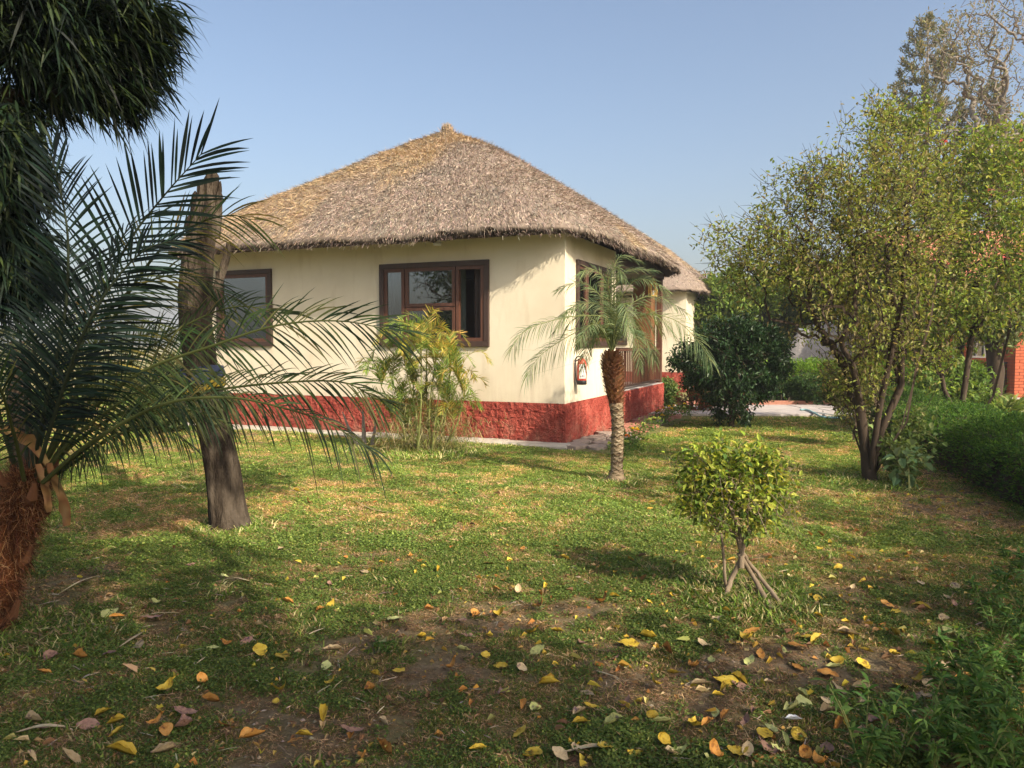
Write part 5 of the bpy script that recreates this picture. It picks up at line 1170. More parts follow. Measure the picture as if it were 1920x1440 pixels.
# conifer with upswept branches
def conifer(label, px, top, Y, wpx, seed, n=15):
    g = np.random.default_rng(seed); x = (px - 960) / FPX * Y; b = np.array([x, Y, 0]); zt = P(px, top, Y)[2]; zb = zt * .42
    t = thing('conifer', label, 'tree', tuple(b)); a = Acc(); a.tube(catmull([b, b + [.1, 0, zt * .5], [x, Y, zt]], 12), np.linspace(.20, .02, 12), 8); a.build('trunk', M_bark_grey, t, smooth=True)
    br = Acc(); lf = Acc(); R = wpx * Y / FPX
    for i in range(int(n * 4.5)):
        f = (i + .5) / (n * 4.5); z = zb + (zt - zb) * f; r = R * (1 - f ** 1.6) * (.55 + .6 * g.random()) + .12; th = i * 2.4 + g.normal() * .3; o = np.array([cos(th), sin(th), 0]); 
        p0 = np.array([x, Y, z]); pts = catmull([p0, p0 + o * r * .5 + [0, 0, -.03 * r], p0 + o * r * .85 + [0, 0, .16 * r], p0 + o * r + [0, 0, .42 * r + .1]], 10); br.tube(pts, np.linspace(.028, .006, 10), 4, cap=False)
        m = int(60 + 150 * r); k = (1 - .8 * g.random(m) ** 1.3) * 9; p = np.stack([np.interp(k, range(10), pts[:, j]) for j in range(3)], 1) + g.normal(size=(m, 3)) * .07
        d = nrm(o * .5 + [0, 0, .7] + g.normal(size=(m, 3)) * .6); strips(lf, p, d, .10 + .12 * g.random(m), .05, palette(m, [(.10, .12, .08), (.14, .15, .10), (.20, .18, .13), (.27, .22, .15)], g=g), droop=.1, segs=2)
    br.build('branches', M_bark_grey, t); lf.build('needles', M_leaf, t)
conifer('tall grey-green conifer with upswept branch tips above the right-hand shrubs', 1722, 30, 30, 125, 81)
conifer('shorter grey conifer right of the tall one behind the bare branches', 1850, 150, 27, 80, 82, 11)
far_tree('bare grey-branched tall tree reaching in at the top right corner', 1925, 21, [ell(1900, 70, 21, 150, 110, 2.2, 3), ell(1800, 90, 21, 80, 70, 1.2, 1.2), ell(1960, 250, 21, 120, 120, 2.0, 1.5), ell(1830, 210, 21, 90, 60, 1.0, .6)], 83, [(.22, .20, .15), (.17, .18, .11), (.28, .25, .2)], 3400, .08, 800, name='bare_tree', bark=M_bark_grey, jit=.16, upcurve=-.15)

# ---------------------------------------------------------------- boulder and far garden wall
def boulder(label, c, rx, ry, rz, seed):
    n, m = 26, 18; V = []
    for i in range(m):
        ph = pi * (i + .01) / (m - .98) ; 
        for j in range(n):
            th = 2 * pi * j / n; d = np.array([sin(ph) * cos(th), sin(ph) * sin(th), cos(ph)]); k = 1 + .22 * (fbm(d[0] * 1.5 + seed, d[1] * 1.5 + d[2] * 1.3, 3) - .5) + .05 * (fbm(d[0] * 7 + seed, d[1] * 6 + d[2] * 7, 2) - .5)
            V.append(np.array(c) + d * np.array([rx, ry, rz]) * k)
    F = [(i * n + j, i * n + (j + 1) % n, (i + 1) * n + (j + 1) % n, (i + 1) * n + j) for i in range(m - 1) for j in range(n)]
    a = Acc(); a.add(V, F); tag(a.build('boulder', M_rock, None, smooth=True), label, 'rock')
c = P(1540, 662, 24); boulder('large smooth grey boulder behind the bright green hedge', (c[0], 24, .9), 1.25, .9, 1.25, 3)
c = P(1610, 655, 26); boulder('smaller grey-brown boulder to the right of the large one', (c[0], 26, .9), 1.0, .8, .9, 9)
a = Acc(); a.box(8.2, 10.5, 28.6, 28.85, 0, 2.3); a.box(8.15, 10.55, 28.55, 28.9, 2.3, 2.38); tag(a.build('garden_wall', M_wall, None, bevel=.01), 'short cream garden wall standing behind the boulders', 'wall')

# ---------------------------------------------------------------- red brick lodge at the right
def lodge():
    t = thing('brick_lodge', 'red brick lodge with white post and terracotta roof at the right edge', 'building', (12, 19.5, 0))
    X0, X1, Y0, Y1 = 11.35, 19.0, 21.5, 27.0; BL, BH = .23, .076; gap = .011
    a = Acc(); wall_panel(a, X0 + .02, X1, 0, 3.0, [(12.72, 13.16, 1.15, 2.5)], Y0 + .02, Y0 + .2); a.box(X0 + .02, X0 + .2, Y0 + .2, Y1, 0, 3.0); a.box(X1 - .2, X1, Y0 + .2, Y1, 0, 3.0); a.box(X0 + .2, X1 - .2, Y1 - .2, Y1, 0, 3.0); a.build('wall', M_mortar, t)
    j = Acc(); rows = int(3.0 / BH)
    for r in range(rows):
        z = r * BH; x = X0 - (BL / 2 if r % 2 else 0)
        while x < X1:
            x0, x1 = max(x, X0), min(x + BL - gap, X1); cx = (x0 + x1) / 2
            if x1 > x0 + .02 and not (12.66 < cx < 13.2 and 1.08 < z < 2.5): j.box(x0, x1, Y0 + .004 * rng.random(), Y0 + .06, z + gap, z + BH)
            x += BL
    j.build('brick_courses', M_brick, t, kind='stuff')
    # porch pillar of single bricks
    px0 = P(1903, 700, 19)[0]; pw = .62
    a = Acc(); a.box(px0 + .015, px0 + pw - .015, 19.015, 19.6, 0, 3.05); a.build('pillar_core', M_mortar, t)
    proto = {}
    for r in range(39):
        z = r * BH; off = 0 if r % 2 else -BL / 2; x = px0 + off
        while x < px0 + pw - .01:
            x0, x1 = max(x, px0), min(x + BL - gap, px0 + pw)
            if x1 - x0 > .03:
                w_ = round(x1 - x0, 3)
                if w_ not in proto:
                    q = Acc(); q.box(-w_ / 2, w_ / 2, 0, .06, gap, BH); o = q.build('brick', M_brick, None, bevel=.004); o.parent = t; proto[w_] = o
                else: o = proto[w_].copy(); C.objects.link(o); o.parent = t
                o.location = ((x0 + x1) / 2 - 12, 19 + .006 * rng.random() - 19.5, z)
            x += BL
    j = Acc()
    for r in range(39):
        for k in range(3): 
            y = 19.02 + k * .2; j.box(px0 - .001, px0 + .055, y + .0, y + .19, r * BH + gap, r * BH + BH)
    j.build('side_bricks', M_brick, t, kind='stuff')
    # white plastered post, balustrade, thin posts
    xa, xb = P(1872, 700, 19.8)[0], P(1897, 700, 19.8)[0]; boxpart('white_post', (xa, xb, 19.8, 20.05, 0, 3.05), M_white, t, .008)
    for px in (1791, 1801): xx = P(px, 650, 20.6)[0]; boxpart('thin_post', (xx - .03, xx + .03, 20.6, 20.66, .1, 3.0), M_white, t, .004)
    zr = P(1885, 682, 19.3)[2]
    xs, xe = P(1868, 700, 19.3)[0], P(1901, 700, 19.3)[0]
    boxpart('railing_top', (xs, xe, 19.3, 19.35, zr, zr + .04), M_iron, t, .004)
    for k in range(9): xx = xs + .02 + k * (xe - xs - .04) / 8; boxpart('railing_bar', (xx - .008, xx + .008, 19.31, 19.33, .25, zr), M_iron, t, 0)
    boxpart('railing_post', (xe - .05, xe + .01, 19.36, 19.42, .1, zr + .1), M_white, t, .004)
    fr = Acc(); x0, x1, za, zb = 12.72, 13.16, 1.15, 2.5
    for bb_ in ((x0, x0 + .06, za, zb), (x1 - .06, x1, za, zb), (x0 + .06, x1 - .06, za, za + .06), (x0 + .06, x1 - .06, zb - .06, zb), (x0 + .16, x0 + .20, za + .06, zb - .06)): fr.box(bb_[0], bb_[1], Y0 - .02, Y0 + .08, bb_[2], bb_[3])
    w_ = fr.build('window', M_white, t, bevel=.004); ORG[w_.name] = ORG[t.name]
    g_ = Acc(); g_.box(x0 + .05, x1 - .05, Y0 + .03, Y0 + .036, za + .05, zb - .05); g_.build('pane', M_glass2, w_)
    boxpart('porch_floor', (X0, X1, 18.9, Y0, -.05, .22), M_slab, t, .01)
    boxpart('eave_beam', (X0, X1, 19.02, 19.2, 3.05, 3.25), M_wood_dark, t, .01)
    # roof: rows of tiles rising to the back
    a = Acc(); a.add([(X0 - .4, 18.4, 3.02), (X1, 18.4, 3.02), (X1, 24.2, 5.0), (X0 - .4, 24.2, 5.0), (X0 - .4, 28, 3.3), (X1, 28, 3.3), (X0 - .4, 18.4, 2.94), (X1, 18.4, 2.94), (X1, 24.2, 4.92), (X0 - .4, 24.2, 4.92)], [(0, 1, 2, 3), (3, 2, 5, 4), (7, 6, 9, 8), (6, 7, 1, 0), (0, 3, 9, 6), (3, 4, 9, 9)][:5]); rf = a.build('roof', M_tile, t); ORG[rf.name] = ORG[t.name]
    j = Acc(); nrow = 22; dv = np.array([0, 24.2 - 18.4, 5.0 - 3.02]); Lr = np.linalg.norm(dv); dv /= Lr
    for r in range(nrow):
        p = np.array([0, 18.36, 3.03]) + dv * r * Lr / nrow; q_ = p + dv * (Lr / nrow + .05)
        x = X0 - .4
        while x < X1: j.add([(x, p[1], p[2] + .035), (x + .21, p[1], p[2] + .035), (x + .21, q_[1], q_[2] + .008), (x, q_[1], q_[2] + .008), (x, p[1], p[2]), (x + .21, p[1], p[2])], [(0, 1, 2, 3), (4, 5, 1, 0)]); x += .225
    j.build('roof_tiles', M_tile, rf, kind='stuff')
lodge()
# plants in front of the lodge
def strap_plant(label, b, R, n, cols, seed, w=.05, name='spiky_plant', group=None):
    g = np.random.default_rng(seed); t = thing(name, label, 'plant', tuple(b), group=group); a = Acc()
    th = g.random(n) * 2 * pi; el = .25 + 1.1 * g.random(n); d = np.stack([np.cos(th) * np.cos(el), np.sin(th) * np.cos(el), np.sin(el)], 1)
    strips(a, np.asarray(b) + d * .04 + np.array([0, 0, .05]) + g.normal(size=(n, 3)) * [.06, .06, .0], d, R * (.7 + .5 * g.random(n)), w, palette(n, cols, g=g), droop=.5, segs=5, taper=(.6, 1, .9, .6, .05)); a.build('leaves', M_leaf, t)
    a = Acc(); a.tube([np.asarray(b) - [0, 0, .05], np.asarray(b) + [0, 0, .12]], .04, 7); a.build('stem', M_bark_dark, t)
g = np.random.default_rng(4)
for i, (x, y, Y, R, lab) in enumerate(((1822, 690, 17.5, .75, 'yellow-green spiky plant below the lodge window'), (1860, 705, 17, .8, 'large dark-centred spiky plant in front of the lodge railing'), (1897, 730, 16.2, .75, 'pale spiky plant at the foot of the brick pillar'), (1775, 700, 17.8, .6, 'grey-green spiky plant left of the crooked brown stem'), (1885, 760, 15.6, .6, 'pale drooping spiky plant nearest the hedge top'))):
    p = P(x, y, Y); b = np.array([p[0], Y, max(0, p[2] - R * .45)]); b[2] = 0
    strap_plant(lab, b, R * (1.35 if Y > 16.5 else 1.1), 90, [(.14, .20, .05), (.20, .26, .07), (.28, .30, .11), (.09, .14, .04)], 90 + i, .055)
q = [P(1795, 745, 17.2), P(1812, 705, 17.2), P(1800, 670, 17.2), P(1803, 640, 17.2), P(1810, 600, 17.2)]; q[0][2] = 0
t = thing('crooked_sapling', 'crooked brown bare-stemmed sapling in front of the brick lodge', 'sapling', tuple(q[0])); a = Acc(); a.tube(catmull(q, 14), np.linspace(.10, .06, 14), 8, jit=.15); a.build('stem', M_bark, t)
a = Acc(); n = 120; pp = q[-1] + rng.normal(size=(n, 3)) * [.35, .2, .25]; leaves(a, pp, rand_dirs(n), .16, .10, palette(n, [(.20, .28, .06), (.34, .36, .07), (.50, .30, .05)])); a.build('leaves', M_leaf, t)
b = P(1760, 730, 15.5); tree('garden_shrub', 'yellow-green leafy shrub in front of the lodge wall beside the far hedge end', 'shrub', (b[0], b[1], 0), [[(b[0], b[1], .4)]], [(b[0], b[1], .75, .7, .5, .55, 1), (b[0] + .6, b[1], .6, .5, .4, .45, .6)], 110, None, 3600, .10, [(.14, .22, .05), (.20, .28, .07), (.10, .16, .04)], .55, .08, M_bark_dark, .005, .03, 95, M_leaf)
# ---------------------------------------------------------------- flower bed beside the hut
def marigold(label, b, col, seed, s=.16):
    g = np.random.default_rng(seed); t = thing('marigold', label, 'flowering plant', tuple(b), group='marigolds in the flower bed along the side of the hut'); a = Acc(); n = 130
    pos = b + g.normal(size=(n, 3)) * [s * .6, s * .6, s * .35] + np.array([0, 0, s * .7]); pos[:, 2] = np.abs(pos[:, 2]) + .01; leaves(a, pos, rand_dirs(n, g), .055, .022, palette(n, [(.06, .13, .03), (.09, .17, .04), (.13, .2, .05)], g=g)); a.build('leaves', M_leaf, t)
    a = Acc(); a.tube([b - [0, 0, .02], b + [0, 0, s]], .006, 5); a.build('stem', M_stem, t)
    for k in range(1 + seed % 3):
        c = b + np.array([g.normal() * s * .5, g.normal() * s * .5, s * 1.25]); a = Acc(); m = 34; d = rand_dirs(m, g); d[:, 2] = np.abs(d[:, 2]) * .6; leaves(a, np.tile(c, (m, 1)), d, .042, .03, palette(m, [col], g=g, jit=.1)); a.build('flower_head', M_leaf, t)
for i, (x, y, c) in enumerate(((1252, 778, 'y'), (1262, 774, 'y'), (1246, 792, 'y'), (1236, 784, 'y'), (1190, 822, 'y'), (1172, 836, 'o'), (1275, 768, 'y'), (1222, 800, 'n'), (1205, 812, 'n'), (1185, 838, 'n'), (1165, 852, 'n'), (1285, 776, 'n'))):
    b = G(x, y + 6); nm = {'y': 'yellow marigold', 'o': 'orange marigold', 'n': 'marigold plant with a small pale bloom'}[c]
    where = ['near the far end of the bed', 'next to the low bush', 'in the middle of the bed', 'close to the side wall pavers', 'right of the small palm trunk', 'low beside the palm trunk', 'farthest along the bed', 'mid bed, left row', 'mid bed, near the pavers', 'just right of the palm base', 'nearest the viewer by the palm', 'at the lawn side of the bed end'][i]
    marigold(nm + ' ' + where, b, {'y': (.75, .55, .03), 'o': (.75, .25, .03), 'n': (.5, .55, .2)}[c], 100 + i)
# ---------------------------------------------------------------- shrubs at the far left
for i, (x, y, Y, rx, rz, lab, cols) in enumerate(((300, 800, 13.5, 62, 44, 'dense green shrub behind the left end of the large hut plinth', [(.06, .10, .03), (.10, .14, .04), (.15, .18, .06)]),
        (215, 760, 20, 50, 26, 'low yellow-green shrub out in the field at the left', [(.16, .18, .06), (.22, .22, .09)]), (95, 775, 17, 60, 22, 'low green clump in the field behind the left palm', [(.12, .18, .05), (.2, .24, .08)]), (320, 700, 19, 45, 50, 'olive bush beyond the left corner of the large hut', [(.09, .11, .04), (.14, .15, .06)]))):
    b = P(x, y, Y); s = Y / FPX; bb = np.array([b[0], Y, 0]); tree('field_shrub', lab, 'shrub', bb, [[bb + [0, 0, .2]]], [(b[0], Y, rz * s * .9, rx * s, rx * s * .7, rz * s * .95, 1)], 120, None, 4200, .085 * Y / 13, cols, .5, .07, M_bark_dark, .005, .02, 110 + i, M_leaf)
# hazy tree line beyond the field
def treeline():
    a = Acc(); g = np.random.default_rng(77)
    for k in range(150):
        x = -360 + 720 * k / 150 + g.normal() * 3; y = 330 + g.normal() * 12; R = 3 + 3.5 * g.random(); n = 260; d = rand_dirs(n, g) * (g.random((n, 1)) ** .4); pos = np.array([x, y, R * .8]) + d * [R * 1.2, R, R * .9]; pos[:, 2] = np.abs(pos[:, 2])
        leaves(a, pos, rand_dirs(n, g), 1.6, 1.1, palette(n, [(.08, .11, .05), (.11, .13, .06)], g=g))
    a.build('distant_tree_line', M_leaf, None, kind='stuff')
treeline()

# ---------------------------------------------------------------- long-leaved tree, top left, canopy shade put into its leaf colour
def long_leaved():
    b = np.array([-4.6, 5.2, 0]); g = np.random.default_rng(12)
    t = thing('drooping_tree', 'tree, coloured dark for its shade, with long drooping narrow leaves hanging into the top left corner', 'tree', tuple(b))
    Y = 5.0; blobs = [ell(100, 70, Y, 110, 110, .5, 2.6), ell(200, 105, Y, 62, 85, .42, 1.3), ell(40, 20, Y, 140, 100, .6, 2), ell(185, 20, Y, 110, 70, .5, 1.3), ell(10, 330, 4.6, 50, 130, .35, 1.5), ell(20, 480, 4.6, 45, 75, .3, .9), ell(-80, 200, Y, 120, 220, .6, 2), ell(270, 20, Y, 45, 40, .3, .35)]
    tar = sample_blobs(blobs, 420, g, .5)
    ch, N, tips, R = grow(b, [[b + [.05, 0, 1.2], b + [.1, 0, 2.4], b + [.3, 0, 3.4], b + [.6, 0, 4.4]], [b + [.6, -.1, 3.0], b + [1.2, -.1, 3.6]]], tar, .004, 2.2, .12, .3, g, 3, .08, .14)
    at, ab = Acc(), Acc(); skeleton(at, ab, ch); at.build('trunk', M_bark_dark, t, smooth=True); ab.build('branches', M_bark_dark, t)
    n = 23000; thin = np.where(R < .02)[0]; k = g.choice(thin, n); pos = N[k] + g.normal(size=(n, 3)) * .05
    c = tar.mean(0); out = nrm((pos - np.array([-3.4, 5, 3.6])) * [1, 1, .3]); d = nrm(out * .8 + g.normal(size=(n, 3)) * .55 + [0, 0, -.35])
    a = Acc(); strips(a, pos, d, .12 + .14 * g.random(n), .010 + .008 * g.random(n), palette(n, [(.010, .020, .010), (.016, .030, .013), (.008, .014, .009), (.035, .05, .016)], g=g), droop=.35, segs=3, taper=(.3, 1, .8, .05)); a.build('crown', M_gloss, t)
long_leaved()
# ---------------------------------------------------------------- trees behind the viewer: they shade the foreground and stand in the window reflections
def shade_tree(label, base, blobs, seed, nt, n, ls, cols, r=.2, name='shade_tree', mat=M_leaf, jit=.12):
    base = np.array(base, float); z = min(bl[2] - bl[5] for bl in blobs); cx = np.mean([bl[0] for bl in blobs]); cy = np.mean([bl[1] for bl in blobs])
    return tree(name, label, 'tree', base, [[base + [0, 0, z * .5], base + [(cx - base[0]) * .4, (cy - base[1]) * .4, z * .95]]], blobs, nt, None, n, ls, cols, .5, .16, M_bark, .007, r, seed, mat, twigs=80, jit=jit)
shade_tree('tall spreading shade tree behind the viewer that drops the yellow leaves', (4.6, -4.6, 0), CAN, 121, 460, SHN, .185, [(.07, .12, .03), (.10, .15, .04), (.30, .28, .05)], .22)
shade_tree('unseen second tree added right of the viewer to shade the lawn beside the hedge', (8.6, -1.6, 0), CAN2, 124, 300, 7500, .15, [(.07, .12, .03), (.10, .15, .04)], .18)
shade_tree('leafy tree far behind to the left, mirrored in the front window', (-13.6, 1.2, 0), [(-15.4, 0.4, 5.0, 1.8, 1.8, 2.2, 1), (-15.8, .4, 2.2, 1.6, 1.6, 1.4, .7)], 122, 220, 7000, .16, [(.04, .07, .025), (.06, .09, .03)], .2)
tree('bare_tree', 'bare dark branching tree far to the left, mirrored in the front window', 'tree', (-12.4, 2.6, 0), [[(-12.4, 2.6, 1.6), (-12.3, 2.6, 3.0), (-12.4, 2.6, 5.0)], [(-12.0, 2.7, 2.9), (-11.2, 3.2, 4.4)]], [(-12.2, 2.8, 4.6, 2.6, 2.6, 2.0, 1)], 320, None, 900, .1, [(.06, .08, .03)], .5, .1, M_bark_dark, .006, .2, 123, M_leaf, twigs=120, jit=.18, upcurve=.05)

# ---------------------------------------------------------------- weeds along the right edge of the foreground
def weed(seed, h=.28):
    g = np.random.default_rng(seed); t = thing('leafy_weed', None, 'weed', (0, 0, 0)); a = Acc(); st = Acc()
    for k in range(6):
        th = g.random() * 2 * pi; top = np.array([cos(th) * h * .45, sin(th) * h * .45, h * (.6 + .5 * g.random())]); pts = catmull([(0, 0, -.02), top * .5 + [0, 0, .03], top], 8); st.tube(pts, np.linspace(.004, .0015, 8), 4, cap=False)
        m = 26; q = .15 + .85 * g.random(m); p = np.stack([np.interp(q * 7, range(8), pts[:, j]) for j in range(3)], 1); d = rand_dirs(m, g); d[:, 2] = np.abs(d[:, 2]) * .7 + .1
        strips(a, p, d, .05 + .05 * g.random(m), .011 + .006 * g.random(m), palette(m, [(.05, .11, .025), (.08, .16, .035), (.12, .20, .045)], g=g), droop=.4, segs=3, taper=(.3, 1, .8, .05))
    a.build('leaves', M_leaf, t); st.build('stems', M_stem, t); return t
W1 = [weed(201), weed(202, .22), weed(203, .34)]
spots = [(1905, 1085), (1880, 1120), (1915, 1150), (1850, 1165), (1900, 1190), (1870, 1215), (1825, 1235), (1910, 1250), (1860, 1270), (1810, 1290), (1895, 1300), (1840, 1320), (1790, 1345), (1875, 1350), (1915, 1380), (1830, 1385), (1770, 1400), (1720, 1420), (1865, 1415), (1800, 1440), (1680, 1440), (1900, 1450), (1950, 1330), (1960, 1200), (1945, 1100), (1980, 1420), (1620, 1450), (1750, 1460), (1840, 1470),
         (130, 1232), (240, 1195), (720, 1230)]
g = np.random.default_rng(6)
for i, (x, y) in enumerate(spots):
    b = G(x, y); b[2] = gz(b[0], b[1]); k = i % 3; s = (.7 + .5 * g.random()) * (.82 if x > 1000 else .35)
    if x < 1000: lab, grp = ['lone small weed in the shaded lawn at the left', 'small weed sprig left of centre in the shade', 'tiny weed sprig in the middle foreground'][i % 3], None
    else:
        rk = sorted([q for q in spots if q[0] > 1000], key=lambda q: q[1]).index((x, y)); od = ['farthest', 'second', 'third', 'fourth', 'fifth', 'sixth', 'seventh', 'eighth', 'ninth', 'tenth', 'eleventh', 'twelfth', 'thirteenth', 'fourteenth', 'fifteenth', 'sixteenth', 'seventeenth', 'eighteenth', 'nineteenth', 'twentieth', 'twenty-first', 'twenty-second', 'twenty-third', 'twenty-fourth', 'twenty-fifth', 'twenty-sixth', 'twenty-seventh', 'twenty-eighth', 'nearest'][min(rk, 28)]
        lab = ['bushy', 'short', 'tall'][k] + f' green weed, {od} in the row along the right edge'; grp = 'leafy weeds along the right edge'
    if i < 3:
        o = W1[i]; o.location = b; o.scale = (s, s, s); o.rotation_euler = (0, 0, g.random() * 6)
    else: o = copy_tree(W1[k], b, g.random() * 6, s)
    o['label'] = lab; o['category'] = 'weed'
    if grp: o['group'] = grp
    elif 'group' in o: del o['group']
# ---------------------------------------------------------------- fallen leaves, one by one
LC = {'y': ('yellow', [(.56, .38, .035), (.64, .48, .09)]), 'o': ('orange', [(.48, .22, .045), (.54, .30, .09)]), 'b': ('pinkish-brown', [(.30, .17, .12), (.36, .22, .16)]), 'g': ('pale green-yellow', [(.44, .46, .16), (.50, .50, .22)]), 't': ('tan', [(.48, .36, .20), (.55, .43, .26)])}
LM = {}
for k, (nm, cc) in LC.items():
    m = proc('fallen_leaf_' + nm.replace(' ', '_').replace('-', '_'), [tuple(v * q for v, q in zip(cc[0], (.30, .26, .5))), cc[0], cc[1]], 3.2, .65, .3, 12, pos=[.34, .46, .7], spec=.2, detail=8)
    n = m.node_tree.nodes; l = m.node_tree.links; b_ = n['Principled BSDF']; src = b_.inputs['Base Color'].links[0].from_socket
    oi = n.new('ShaderNodeObjectInfo'); mr = n.new('ShaderNodeMapRange'); mr.inputs[3].default_value = .55; mr.inputs[4].default_value = 1.02; l.new(oi.outputs['Random'], mr.inputs[0])
    vm = n.new('ShaderNodeVectorMath'); vm.operation = 'SCALE'; l.new(src, vm.inputs[0]); l.new(mr.outputs[0], vm.inputs['Scale']); l.new(vm.outputs[0], b_.inputs['Base Color'])
    tn_ = [x for x in n if x.type == 'TEX_NOISE'][0]; ad = n.new('ShaderNodeVectorMath'); ad.operation = 'ADD'; sr = tn_.inputs['Vector'].links[0].from_socket; l.new(sr, ad.inputs[0]); cb = n.new('ShaderNodeCombineXYZ'); mm_ = n.new('ShaderNodeMath'); mm_.operation = 'MULTIPLY'; mm_.inputs[1].default_value = 50; l.new(oi.outputs['Random'], mm_.inputs[0]); l.new(mm_.outputs[0], cb.inputs[0]); l.new(cb.outputs[0], ad.inputs[1]); l.new(ad.outputs[0], tn_.inputs['Vector'])
    LM[k] = m
def leaf_mesh(seed, form):
    g = np.random.default_rng(seed); n = 9; V = []; s = np.linspace(0, 1, n)
    wv = np.interp(s, [0, .12, .35, .6, .85, 1], [.03, .30, .50, .46, .22, .01]) * (.50 + .2 * g.random())
    bend = {'flat': .5, 'curled': 2.7, 'folded': .7}[form] * (1 + .3 * g.normal()); fold = {'flat': .15, 'curled': .35, 'folded': 1.05}[form]; ang = -bend / 2; x = z = 0
    tw = g.normal() * .5
    for i in range(n):
        if i: x += cos(ang) / (n - 1); z += sin(ang) / (n - 1); ang += bend / (n - 1)
        for sd in (-1, -.5, 0, .5, 1):
            hh = abs(sd) * wv[i] * sin(fold) + .03 * sin(i * 2.1 + sd * 3) * (abs(sd) == 1); V.append((x - .5, sd * wv[i] * cos(fold) + .04 * sin(s[i] * 3) , z + hh + tw * sd * wv[i] * (s[i] - .5)))
    V = np.array(V); V[:, 2] -= V[:, 2].min(); F = [(i * 5 + j, i * 5 + j + 1, (i + 1) * 5 + j + 1, (i + 1) * 5 + j) for i in range(n - 1) for j in range(4)]
    # stalk
    m = len(V); p = V[2]; V = np.vstack([V, p + [-.16, .01, .0], p + [-.16, -.01, .01]]); F += [(2, m, m + 1, 2 + 5)]
    return V, F
FM = {}
for form in ('flat', 'curled', 'folded'):
    for k in LC:
        for v in range(4):
            V, F = leaf_mesh(300 + v * 7 + len(form) * 3 + ord(k), form); me = mesh_np('leaf_blade', V, F, None, True); me.materials.append(LM[k]); FM[(form, k, v)] = me
R8 = "550,190,o 760,215,y 835,195,y 860,240,o 820,315,t 870,325,y 1260,250,o 1045,425,y 945,438,t 1340,410,t 1530,430,t 765,510,y 1475,485,t 1160,545,o 1200,585,y 1350,550,y 1530,540,b 1620,540,b 765,610,y 920,645,y 1030,635,y 1140,660,o 1190,705,y 1470,635,t 1490,690,g 1400,755,y 1565,730,g 1630,770,b 935,715,t 690,725,y 755,745,y 650,785,o 380,700,o 340,725,y 290,760,y 440,810,o 165,845,g 370,850,g 600,820,g 1040,805,y 1185,830,y 855,855,y 845,885,g 650,890,o 40,870,o 240,965,y 105,995,t 320,965,y 200,1055,y 1380,915,y 1230,1000,y 1290,975,y 1340,1060,t 1390,1070,t 610,1130,g 680,1105,g 820,1080,t 820,1150,t 180,1155,g 240,1170,o 130,1225,o 340,1225,b 400,1145,b 450,1275,y 645,1290,y 905,1205,y 1000,1300,t 1130,1265,t 1070,1195,b 1160,1215,y 575,1310,g 490,1375,b 800,1365,b 360,1385,t 320,1380,y 150,1420,g 690,1425,o 10,1380,g 160,665,g 200,625,t 140,775,t 480,1425,o 1800,510,t"
RM = "170,130,y 230,300,y 130,350,t 420,355,y 545,345,y 390,260,o 290,195,t 750,195,o 1020,228,o 1210,215,o 1260,275,y 830,310,o 940,335,y 915,390,o 870,450,o 990,465,t 1145,428,y 1125,465,o 1180,500,o 1540,485,y 1440,520,o 1740,520,y 1880,495,y 1090,555,o 770,600,o 850,595,y 670,635,b 1045,695,y 1125,660,y 1210,685,y 1350,740,b 835,720,y 705,710,b 450,715,y 240,755,g 690,800,g 815,825,y 900,885,y 1105,795,g 1615,755,y 1730,725,y 1835,805,o 1550,835,b 1600,895,t 190,950,y 330,925,y 155,1010,o 590,905,o 1020,905,t 920,1030,b 1010,1125,o 1120,1135,g 1170,985,y 1380,1040,t 1345,1155,t 1420,1135,y 1590,1125,b 1520,1220,g 1350,1220,y 1760,1205,y 1810,1210,g 1790,1010,y 1000,1270,y 1285,1315,y 765,1365,y 235,1215,t 70,1265,b 240,1360,o 1060,1400,y 1230,1400,t 1330,1380,t 1480,1355,y 1640,1395,y 1820,1370,y 1860,1400,t 130,1410,o 1870,920,y"
RL = "1070,318,b 330,95,b 455,175,t 690,245,b 1640,185,o 620,600,g 1455,670,t 860,625,b 1310,770,o 1200,795,g 1390,755,b 450,840,o 770,780,t 1830,890,g 1840,990,y 1610,1010,y 1545,1095,y 890,1030,y 1190,1085,o 650,1200,y 650,1265,y 680,1310,g 840,1220,o 930,1245,o 1040,1200,b 1060,1150,b 240,1240,b 200,1200,t 920,1365,t 180,1400,t 690,1385,y 1425,1290,o 1670,1310,o 1825,1170,y 1710,1290,y 400,1410,t 500,1220,b 1620,525,o 1800,575,o 1870,800,t"
LP = []
for s_, ox in ((R8, 1280), (RM, 640), (RL, 0)):
    for q_ in s_.split():
        x, y, k = q_.split(','); LP.append((ox + float(x) / 3, 960 + float(y) / 3, k))
g = np.random.default_rng(17)
for i in range(80):   # the further lawn and the corners
    r = g.random()
    if r < .4: x, y = 500 + 1300 * g.random(), 880 + 110 * g.random()
    elif r < .7: x, y = 1300 + 620 * g.random(), 1250 + 190 * g.random()
    else: x, y = 60 + 900 * g.random(), 1000 + 420 * g.random()
    LP.append((x, y, 'yootbg'[g.integers(6)]))
def where(x, y):
    ci = min(8, int(x / 1920 * 9)); col = ['far left', 'left', 'left of centre', 'just left of centre', 'centre', 'just right of centre', 'right of centre', 'right', 'far right'][ci]
    ri = sum(y > q for q in (960, 1040, 1120, 1200, 1290, 1370)); row = ['on the far sunny lawn', 'on the sunny middle lawn', 'at the edge of the shade', 'on the shaded turf', 'on the near turf', 'on the near bare soil', 'by the bottom edge'][ri]
    return row + ', ' + col
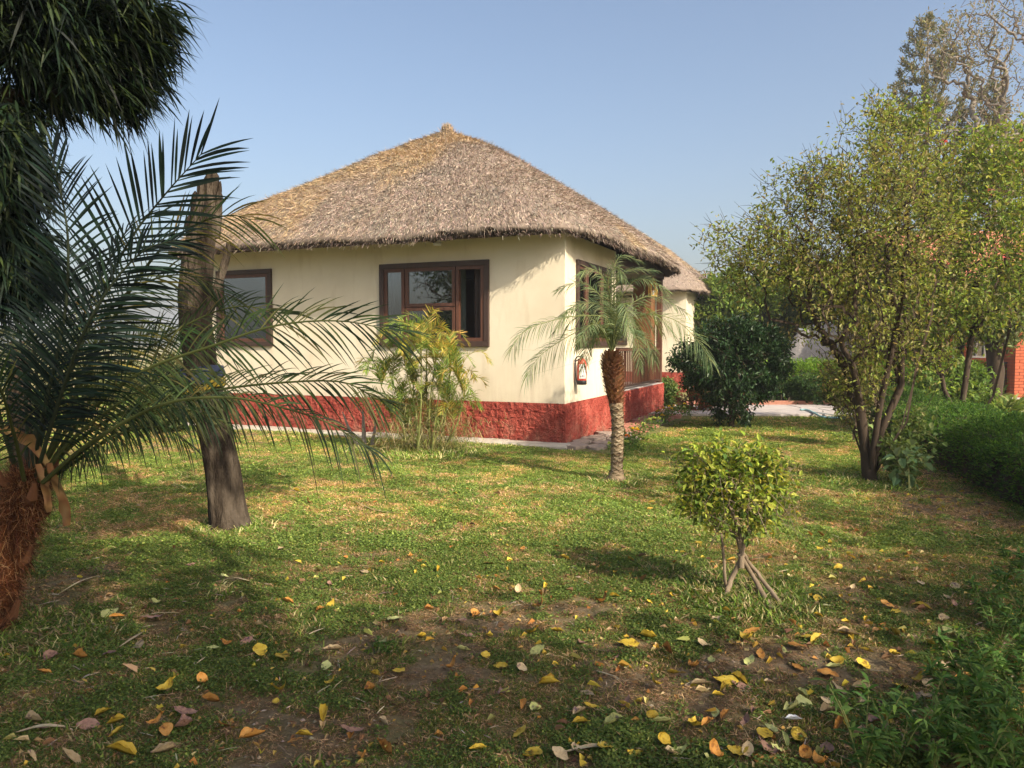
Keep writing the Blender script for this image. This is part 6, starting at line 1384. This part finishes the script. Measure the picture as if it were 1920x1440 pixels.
for i, (x, y, k) in enumerate(LP):
    b = G(x, y); form = ('flat', 'curled', 'folded')[g.integers(3)]; s = (.100 if y > 1130 else .076) * (.62 + .60 * g.random())
    o = bpy.data.objects.new('fallen_leaf', FM[(form, k, int(g.integers(4)))]); C.objects.link(o)
    o.location = (b[0], b[1], gz(b[0], b[1]) + .012 + .012 * g.random()); o.scale = (s, s * (.75 + .5 * g.random()), s * (.7 + .7 * g.random())); o.rotation_euler = (g.normal() * .22, g.normal() * .22, g.random() * 6.28)
    szw = 'small' if s < .072 else ('large' if s > .1 else 'medium'); lab = f'{szw} {form} {LC[k][0].split(" ")[0]} leaf {where(x, y)}'
    tag(o, lab, 'leaf', 'fallen leaves scattered over the lawn')
# pale dry sticks and straps of fallen frond
g = np.random.default_rng(23)
for i, (pts, w_, lab) in enumerate((([(1060, 1420), (1110, 1414), (1148, 1412)], .03, 'long pale curved dry leaf strap near the bottom edge centre'), ([(30, 1383), (80, 1376), (122, 1372)], .03, 'brown flat dry leaf strip at the bottom left'), ([(400, 1098), (440, 1093), (470, 1096)], .02, 'pale green dry strip on the shaded turf'), ([(225, 1220), (250, 1208), (272, 1190)], .02, 'tan dry leaf strip in the left shade'),
        ([(660, 940), (700, 962), (760, 968)], .015, 'thin straw-coloured stalk lying on the sunny lawn'), ([(1780, 925 + 20), (1840, 955), (1862, 948)], .01, 'white thin stalk on the dark soil by the hedge'), ([(110, 1120), (150, 1100), (185, 1085)], .02, 'yellow-brown dry strip near the shaggy palm trunk'), ([(250, 1165), (300, 1160), (340, 1156)], .016, 'pale straw lying left in the shade'))):
    q = [G(x, y) + np.array([0, 0, .018 + .012 * (j == 1)]) for j, (x, y) in enumerate(pts)]; c = catmull(q, 9); T = nrm(np.gradient(c, axis=0)); sd = np.cross(T, [0, 0, 1.]); V = []
    for j in range(9): ww = w_ * sin(pi * (j + .4) / 9) ** .6; V += [c[j] - sd[j] * ww / 2 + [0, 0, .004], c[j], c[j] + sd[j] * ww / 2 + [0, 0, .006]]
    a = Acc(); a.add(V, [(3 * j + m, 3 * j + m + 1, 3 * j + m + 4, 3 * j + m + 3) for j in range(8) for m in (0, 1)], palette(27, [(.42, .33, .2), (.48, .39, .25)], g=g, jit=.06)); tag(a.build('dry_leaf_strip', M_dry, None, smooth=True), lab, 'dry leaf')
b = G(1489, 1356); V, F = leaf_mesh(555, 'folded'); a = Acc(); a.add(V * .07 + b + [0, 0, .015], F); tag(a.build('paper_scrap', M_litter, None), 'crumpled bluish white paper scrap among the fallen leaves', 'litter')

# ---------------------------------------------------------------- haze
def haze(density=.0012, R=700):
    a = Acc(); a.box(-R, R, -60, R * 2, -1.0, 24); m = bpy.data.materials.new('haze_air'); m.use_nodes = True
    n = m.node_tree.nodes; l = m.node_tree.links; n.remove(n['Principled BSDF'])
    v = n.new('ShaderNodeVolumePrincipled'); v.inputs['Color'].default_value = (.86, .90, .96, 1); v.inputs['Density'].default_value = density; v.inputs['Anisotropy'].default_value = .1
    l.new(v.outputs[0], n['Material Output'].inputs['Volume'])
    o = a.build('haze', m, kind='stuff')
haze()
